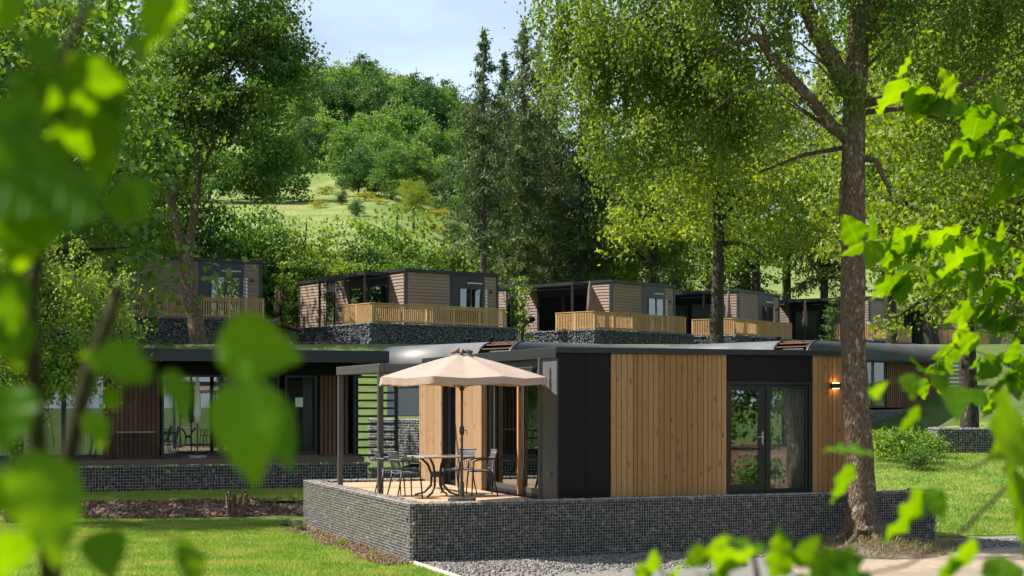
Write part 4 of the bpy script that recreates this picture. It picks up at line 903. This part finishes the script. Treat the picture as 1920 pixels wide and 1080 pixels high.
put(TA, 'broad leafy tree behind the fifth upper cabin', gpos(1600, 116), 4.2, 1.4)
put(TA, 'broad leafy tree at right behind the upper row end', gpos(1800, 122), 5.2, 1.6)
put(TA, 'broad leafy tree at far right behind the upper row end', gpos(1930, 114), .2, 1.7)
# spruces
def spruce(seed, h, bare, label='x', dens=1.0):
    rg = np.random.default_rng(seed); t = thing('spruce_tree', label, 'tree'); MB().tube([(0, 0, -.5), (0, 0, .5), (.05, 0, h * .5), (0, 0, h)], [.34, .27, .16, .015], 9).build('trunk', 'barksp', t, True)
    pts = []; br = MB(); z = bare
    while z < h - .15:
        fr_ = (h - z) / h; L = min(2.7, .18 + 6.6 * fr_) * rg.uniform(.5, 1.15); nb = rg.integers(5, 8)
        for k in range(nb):
            a = rg.uniform(0, 6.28); l = L * rg.uniform(.6, 1.15); dz = -.18 * l - .05 * l * l + (.25 if fr_ < .15 else 0)
            e = np.array([l * math.cos(a), l * math.sin(a), dz])
            m = int(l * 20 * dens) + 5; s = rg.random(m) ** .75; p = np.array([0, 0, z]) + s[:, None] * e; p[:, 2] += .12 * l * np.sin(s * math.pi) * .5
            side = rg.normal(0, .16, (m, 3)) * (1.2 - .6 * s)[:, None]; side[:, 2] = -np.abs(rg.normal(0, .22, m)) * (.4 + .6 * np.sin(s * math.pi)); pts.append(p + side * min(1, .25 + 2.2 * fr_))
            if k < 3: br.tube([(0, 0, z), tuple(np.array([0, 0, z]) + e * .5 + np.array([0, 0, .06 * l])), tuple(np.array([0, 0, z]) + e)], [.025, .015, .004], 4)
        z += rg.uniform(.24, .46) * (.75 + .4 * fr_)
    pts = np.concatenate(pts); v, f = leaf_quads(rg, pts, .32, .55, .35, .14); link('crown', np_mesh('crown', v, f), 'needle', t); br.build('branches', 'barksp', t, True); return t
S1 = spruce(71, 20, 6.0, dens=1.1); S2 = spruce(72, 20, 3.6, dens=1.25); S3 = spruce(73, 20, 5.0, dens=1.15)
sg = 'spruces behind the upper row'
for src, lab, px, D, ytop in ((S1, 'tall spruce with bare lower trunk, left of the spruce group against sky', 907, 92, 55), (S2, 'tallest dense spruce of the group standing against the sky', 982, 96, 40), (S3, 'dense spruce right of the tallest one, top below it', 1042, 99, 92),
        (S2, 'spruce squeezed between bare trunk spruce and the tallest', 946, 101, 100), (S3, 'spruce at right end of the spruce group by the large crown', 1092, 97, 130), (S1, 'slim spruce just right of the tallest, behind it', 1010, 104, 75)):
    p = gpos(px, D); hh = CZ + (HY - ytop) * D / FPX - p[2]; put(src, lab, p, px * .1, hh / 20 * 1.0, sg, hh / 20)
for k, (px, D, hh, s) in enumerate(((1130, 112, 21, S2), (1190, 118, 23, S3), (1265, 114, 22, S2), (1330, 120, 24, S3), (1400, 116, 22, S2), (1475, 122, 25, S3), (1545, 118, 23, S2), (1660, 124, 25, S3), (1740, 126, 24, S2), (1850, 124, 24, S3))):
    put(s, 'dark spruce in the wood behind the right upper cabins, %s from left' % ORD[k], gpos(px, D), k * .9, hh / 20 * 1.15, 'dark spruces behind the right upper cabins', hh / 20)
# hedge behind the upper row
hx = [(250, 84), (300, 90), (350, 95), (395, 97), (440, 99), (487, 100), (530, 98), (575, 101), (618, 99), (660, 102), (702, 100), (745, 103), (790, 101), (832, 104), (872, 102), (918, 105), (960, 104), (1005, 108), (1050, 106), (1100, 108), (1150, 104)]
for k, (px, D) in enumerate(hx):
    rr = random.Random(k * 7 + 1); src = (TC, TD, TE)[(0, 1, 2, 1, 0, 2, 1)[k % 7]]; s = rr.uniform(.95, 1.3) * (1.05 if 520 < px < 640 else .98 if 640 < px < 880 else 1.05)
    put(src, 'bushy green shrub in the hedge behind the upper cabins, %s from left' % ORD[k], gpos(px, D), rr.uniform(0, 6), s, 'hedge behind the upper cabins', s * rr.uniform(.9, 1.2))
# wood on the hillside
def row(name, D, pxs, hs, srcs, seed):
    rr = random.Random(seed)
    for k, px in enumerate(pxs):
        d = D + rr.uniform(-8, 8); h = rr.uniform(*hs); s = h / 11
        put(srcs[rr.randrange(len(srcs))], 'round leafy tree in the %s of the hillside wood, %s from left' % (name, ORD[k]), gpos(px + rr.uniform(-8, 8), d), rr.uniform(0, 6), s * rr.uniform(.9, 1.15), 'trees of the hillside wood', s)
row('topmost row', 335, [520, 560, 600, 640, 672, 712, 752, 795, 838, 880, 925, 970, 1030, 1090], (10, 13.5), (TH, TI, TI, TJ), 1)
row('second row', 298, [500, 545, 590, 632, 680, 725, 768, 815, 860, 905, 960, 1020], (9, 12.5), (TH, TI, TH, TJ), 2)
row('third row', 262, [560, 600, 655, 700, 742, 790, 830, 876, 920, 980], (8.5, 11.5), (TH, TH, TI, TJ), 3)
row('fourth row', 232, [575, 612, 668, 712, 762, 806, 850, 895, 945], (8, 11), (TH, TH, TI, TJ), 4)
row('fifth row', 205, [655, 700, 735, 778, 822, 862, 905, 955], (7, 9.5), (TH, TI, TH), 5)
row('lowest row', 184, [668, 735, 840, 880, 915], (4.5, 7), (TH, TJ, TI), 6)
row('left flank', 190, [330, 400, 455, 505, 250], (7, 10), (TH, TI), 7)
put(TB, 'small pale tree standing alone on the hillside meadow', gpos(775, 150), 1.0, .62)
for k, (px, D, s) in enumerate(((668, 160, .36), (640, 176, .3), (852, 150, .45))):
    put(TE, ('grey green shrub on the open meadow, left of the pale lone tree', 'small dark shrub at the foot of the hillside wood', 'low shrub on the meadow right of the pale lone tree')[k], gpos(px, D), k, s, 'shrubs on the meadow', s * .8)
TG = template(59, 2.0, 1.6, 'gorse', .14, 60, 30, .4, name='broom_bush', z0=.02, cat='shrub')
for k, (px, D, s) in enumerate(((596, 172, .8), (684, 180, 1.0), (712, 174, .7), (815, 158, .9), (612, 196, .9), (820, 176, 1.1))):
    put(TG, 'yellow flowering broom bush on the hillside meadow, ' + ('leftmost low one', 'below the dark trees', 'right of the one below dark trees', 'lower one right of the lone tree', 'high one at the wood edge', 'upper one near the spruces')[k], gpos(px, D), k, s, 'yellow broom bushes', s * .7)
# low plants at the foot of things
LP = template(60, 1.0, .75, 'lf_hedge', .09, 60, 36, .26, name='low_shrub', z0=.0, cat='shrub')
for k, (px, D, s) in enumerate(((1660, 47, 1.0), (1700, 46, 1.15), (1740, 47.5, .9), (1722, 44, .7))):
    put(LP, 'low green shrub on right lawn near the freestanding stone wall, ' + ('leftmost', 'second from left and largest', 'rightmost', 'small one in front')[k], gpos(px, D), k * 1.2, s, 'low shrubs on the right lawn')
for k, (s_, t_) in enumerate(((-.3, 1.2), (-.35, 3.2), (-.25, 4.6), (-.4, 6.4), (-.5, 7.6))):
    p = gw(s_, t_); put(LP, 'tiny green plant in the bark mulch beside the front platform, %s from the corner' % ORD[k], (p[0], p[1], 0), k, (.12, .14, .10, .17, .2)[k], 'tiny plants in the bark mulch')
TS = template(64, 3.0, .42, 'lf_hedge', .12, 44, 16, .22, name='young_sapling', z0=.12)
for k, (px, D, hh) in enumerate(((978, 82.5, 3.2), (963, 80.5, 2.4), (532, 74.5, 3.2), (1558, 93, 2.6))):
    x = (px - CX) / FPX * D; put(TS, ('young leafy sapling between second and third upper cabins, taller one', 'young leafy sapling between second and third upper cabins, lower one', 'young leafy sapling at the right end of first upper railing', 'young leafy sapling before the fifth upper railing')[k], (x, D, 5.6), k * 1.7, (hh + .9) / 3, 'saplings between the upper cabins')
# wood standing right of the camera, seen mirrored in the front door glass
for k, (x, y, s) in enumerate(((20, 21.5, .8), (23.5, 17, 1.0), (20.5, 11, .85), (26, 23, 1.1), (27, 11, 1.1), (22, 5, .9))):
    put((TC, TD)[k % 2], 'bushy shrub outside the right edge, mirrored in the front door glass, %s' % ORD[k], (x, y, H(x, y) - .1), k, s, 'shrubs mirrored in the door glass')

for k, (x, y, s) in enumerate(((15.5, 19, 1.2), (16.5, 15, 1.5), (14.2, 13, .9), (18, 20.5, 1.6), (17.5, 11, 1.3))):
    put(LP, 'low plant on reddish soil outside the right edge, mirrored in door glass, %s' % ORD[k], (x, y, H(x, y)), k, s, 'low plants on the reddish soil')
# ------------------------------------------------------------------ hazel branches close to the camera
def leaf_mesh(name, seed):
    rr = random.Random(seed); NV, NW = 12, 6; m = MB(); curl = rr.uniform(.10, .32); tw = rr.uniform(-.3, .3); fold = rr.uniform(.02, .3); wd_ = rr.uniform(.33, .44); wv_ = rr.uniform(0, .05)
    def hw(t): return wd_ * (math.sin(math.pi * min(1, t * 1.02) ** .72)) ** .85 * (1 - .25 * t) + .002
    def fn(i, j):
        t = i; s = 2 * j - 1; wdt = hw(t) * (1 + (.06 if int(round(t * NV)) % 2 else -.05) * (abs(s) > .9))
        x = s * wdt; y = t; z = fold * abs(x) + curl * (-(t - .4) ** 2) + tw * x * t + (.02 + wv_) * math.sin(t * 20 + seed) * abs(s)
        return (x, y, z)
    m.grid(fn, NV, NW); me = m.mesh(name, True); me.materials.append(M['hazel']); return me
LM = [leaf_mesh('leaf', k) for k in range(8)]
KINDN = {'b': (.55, -.62, -.50), 't': (.40, -.80, -.42), 'd': (.62, -.66, .44), 'm': (.05, -.86, .28), 's': (.25, -.35, .92)}
class Shrub:
    def __init__(s, name, label, base):
        s.root = thing(name, label, 'shrub', base); s.base = Vector(base); s.rr = random.Random(hash(label) % 1000 if False else len(label))
    def leaf(s, px, py, D, Lpx, ang, kind='b', jit=.18):
        """leaf whose stalk end is at the pixel, pointing ang degrees (0 right, 90 down in the picture)"""
        rr = s.rr; n = Vector(KINDN[kind]) + Vector([rr.gauss(0, jit) for _ in range(3)]); n.normalize()
        d = Vector((math.cos(R(ang)), rr.gauss(0, .25), -math.sin(R(ang)))); d = (d - n * d.dot(n)).normalized(); x = d.cross(n)
        L = Lpx / FPX * D; vis = math.sqrt(max(.2, d.x ** 2 + d.z ** 2)); L /= vis
        p = P(px, py, D) - s.base
        o = bpy.data.objects.new('leaf', rr.choice(LM)); COL.objects.link(o); o.parent = s.root
        mt = Matrix(((x.x * L, d.x * L, n.x * L, p.x), (x.y * L, d.y * L, n.y * L, p.y), (x.z * L, d.z * L, n.z * L, p.z), (0, 0, 0, 1))); o.matrix_local = mt; return o
    def twig(s, pts, r0, r1=None, name='twig'):
        q = [P(*p) - s.base for p in pts]; k = len(q); r1 = r1 or r0 * .4
        MB().tube(q, [r0 + (r1 - r0) * i / (k - 1) for i in range(k)], 7).build(name, 'twig', s.root, True); return pts
    def spray(s, pts, n, Lpx, kinds='btbmts', spread=55, jit=.22, r0=.004):
        s.twig(pts, r0, .0012); rr = s.rr; k = len(pts) - 1
        for i in range(n):
            t = (i + rr.uniform(.2, .8)) / n * k; a = min(int(t), k - 1); f = t - a; p0, p1 = pts[a], pts[a + 1]
            px = p0[0] + (p1[0] - p0[0]) * f; py = p0[1] + (p1[1] - p0[1]) * f; D = p0[2] + (p1[2] - p0[2]) * f
            base = math.degrees(math.atan2(p1[1] - p0[1], p1[0] - p0[0])); ang = base + (1 if i % 2 else -1) * rr.uniform(spread * .5, spread * 1.4)
            ang = ang + (90 - ang) * .0 if rr.random() < .4 else 90 + rr.uniform(-45, 45)
            s.leaf(px, py, D + rr.uniform(-.08, .08), Lpx * rr.uniform(.6, 1.2), ang, rr.choice(kinds), jit)
# left: very close, strongly blurred
ls = Shrub('hazel_shrub', 'blurred hazel branches with big bright leaves close up at the left edge', P(60, 1500, 1.5))
ls.twig([(40, 1500, 1.5), (95, 1100, 1.45), (120, 900, 1.42), (165, 700, 1.4), (225, 540, 1.38)], .011, .006, 'stem'); ls.twig([(95, 1100, 1.45), (70, 800, 1.4), (60, 560, 1.36), (95, 330, 1.33), (110, 120, 1.3), (200, -60, 1.3)], .009, .003, 'stem')
ls.twig([(95, 330, 1.33), (180, 300, 1.3), (240, 380, 1.28)], .003); ls.twig([(110, 120, 1.3), (190, 130, 1.28), (330, -40, 1.28)], .003); ls.twig([(165, 700, 1.4), (300, 650, 1.3), (420, 620, 1.25), (470, 700, 1.22)], .0025); ls.twig([(110, 950, 1.42), (230, 985, 1.35), (350, 1010, 1.32)], .0025)
for a in ((10, -40, 1.2, 100, 80, 'b'), (310, -50, 1.25, 145, 85, 'b'), (60, 60, 1.2, 100, 60, 'm'), (20, 130, 1.2, 150, 40, 'd'), (150, 95, 1.25, 190, 60, 'd'), (150, 105, 1.2, 190, 70, 'b'), (30, 170, 1.15, 140, 100, 'd'), (205, 215, 1.2, 100, 100, 't'),
          (120, 245, 1.25, 120, 95, 'b'), (65, 285, 1.2, 80, 120, 'b'), (20, 300, 1.2, 70, 70, 'm'), (190, 265, 1.3, 100, 85, 'm'), (175, 330, 1.15, 210, 150, 'd'), (60, 360, 1.15, 150, 120, 'd'), (205, 355, 1.25, 90, 70, 'm'), (230, 330, 1.25, 100, 80, 'd'),
          (55, 450, 1.25, 70, 100, 'b'), (10, 500, 1.15, 130, 60, 'd'), (20, 590, 1.2, 110, 80, 'm'), (30, 720, 1.15, 130, 90, 'm'), (60, 840, 1.1, 230, 95, 'd'), (10, 1000, 1.1, 120, 70, 'b'), 
          (405, 640, 1.2, 165, 12, 'm'), (450, 705, 1.18, 215, 82, 'm'), (455, 720, 1.3, 190, 60, 'd'), (320, 690, 1.3, 110, 85, 'd'), (290, 690, 1.3, 115, 170, 'd'), (190, 990, 1.3, 100, 75, 'm'), (350, 1010, 1.25, 110, 95, 'd'), (170, 770, 1.3, 80, 80, 'd'), (200, 730, 1.3, 40, 60, 'b'),
          (-20, 880, 1.1, 150, 50, 'd'), (140, 20, 1.35, 60, 80, 's'), (260, 60, 1.4, 70, 100, 'd')):
    ls.leaf(*a, jit=.12)
for k in range(64):     # extra leaves added outside the frame to shade those in view
    q_ = ls.rr; ls.leaf(q_.uniform(-560, -90), q_.uniform(-620, 560), q_.uniform(1.12, 1.38), q_.uniform(140, 210), q_.uniform(40, 140), q_.choice('btm'), .3)
# right: a little farther, nearly sharp
rs_ = Shrub('hazel_shrub', 'sunlit hazel branches with fresh green leaves reaching in from the right edge', P(2100, 1700, 6.93))
rs_.twig([(2100, 1700, 6.93), (2080, 1100, 6.76), (2040, 700, 6.60), (2020, 300, 6.43), (2000, 60, 6.43)], .02, .006, 'stem')
rs_.spray([(2020, 330, 6.43), (1940, 250, 6.43), (1850, 200, 6.35), (1760, 175, 6.27), (1670, 140, 6.27)], 26, 52, 'bbtbsbm')
rs_.spray([(2020, 300, 6.43), (1930, 300, 6.27), (1850, 270, 6.19), (1790, 260, 6.10)], 19, 56, 'bbtbsbm')
rs_.spray([(2030, 420, 6.43), (1930, 360, 6.43), (1890, 330, 6.27)], 9, 59, 'bbtbsbm')
rs_.spray([(2040, 560, 6.60), (1930, 470, 6.43), (1820, 440, 6.35), (1700, 450, 6.27), (1605, 455, 6.27)], 36, 52, 'bbtbsbm')
rs_.spray([(2040, 640, 6.60), (1930, 540, 6.27), (1840, 510, 6.10), (1740, 500, 6.10), (1650, 520, 6.10)], 28, 54, 'bbtbsbm')
rs_.spray([(2040, 760, 6.60), (1950, 620, 5.94), (1880, 580, 5.94), (1800, 560, 5.94)], 21, 61, 'bbtbsbm')
rs_.spray([(2050, 850, 6.60), (1950, 720, 5.61), (1870, 670, 5.61), (1790, 650, 5.61), (1720, 715, 5.44)], 21, 61, 'bbtbsbm')
rs_.spray([(1950, 650, 5.77), (1890, 700, 5.61), (1850, 760, 5.44)], 12, 56, 'bbtbsbm')
rl_ = Shrub('hazel_shrub', 'blurred drooping hazel twigs with long leaves at the lower right corner', P(2150, 1800, 2.4))
rl_.twig([(2150, 1800, 2.4), (2120, 1200, 2.4), (2050, 900, 2.4), (1960, 800, 2.4)], .012, .004, 'stem')
rl_.twig([(2050, 900, 2.4), (1900, 900, 2.3), (1800, 1000, 2.2), (1700, 1060, 2.2), (1560, 1090, 2.2)], .004); rl_.twig([(1960, 800, 2.4), (1820, 880, 2.3), (1700, 870, 2.3), (1600, 880, 2.3)], .0025); rl_.twig([(1960, 760, 2.4), (1800, 700, 2.4), (1640, 720, 2.4)], .002)
for a in ((1640, 850, 2.3, 100, 130, 's'), (1590, 870, 2.3, 85, 75, 'b'), (1735, 920, 2.25, 130, 125, 'b'), (1740, 915, 2.25, 65, 70, 'm'), (1900, 880, 2.2, 150, 115, 'd'), (1920, 780, 2.3, 130, 150, 'd'), (1830, 1010, 2.1, 90, 130, 'b'), (1790, 1040, 2.1, 80, 90, 'b'), (1700, 700, 2.4, 50, 80, 'm'), (1720, 760, 2.4, 60, 100, 'b'), (1790, 720, 2.4, 70, 90, 'm'), (1900, 940, 2.2, 120, 60, 'd'), (1660, 730, 2.4, 40, 190, 'b'), (1880, 1040, 2.1, 100, 100, 'm')):
    rl_.leaf(*a, jit=.12)
rb = Shrub('hazel_shrub', 'blurred tuft of bright hazel leaves rising from the bottom edge', P(1450, 1800, 2.2))
rb.twig([(1450, 1800, 2.2), (1440, 1250, 2.1), (1420, 1080, 2.1), (1405, 1000, 2.1)], .008, .002, 'stem'); rb.twig([(1440, 1250, 2.1), (1300, 1150, 2.1), (1225, 1050, 2.1)], .004)
for a in ((1215, 1080, 2.1, 55, 270, 'b'), (1235, 1110, 2.1, 70, 300, 'b'), (1205, 1110, 2.1, 60, 230, 'b'), (1400, 1060, 2.1, 80, 215, 'b'), (1395, 1085, 2.1, 100, 150, 'b'), (1450, 1085, 2.05, 100, 280, 'b'), (1490, 1060, 2.05, 80, 325, 'b'), (1520, 1085, 2.0, 110, 340, 'm'), (1560, 1100, 2.0, 90, 300, 'm'), (1420, 1040, 2.1, 60, 280, 's'), (1350, 1090, 2.1, 70, 240, 'b'), (1470, 1100, 2.05, 90, 20, 'b'), (1330, 1030, 2.1, 60, 150, 'm'), (1600, 1090, 2.0, 90, 340, 'd'), (1365, 1010, 2.1, 70, 140, 'b'), (1390, 1110, 2.1, 90, 260, 's')):
    rb.leaf(*a, jit=.14)
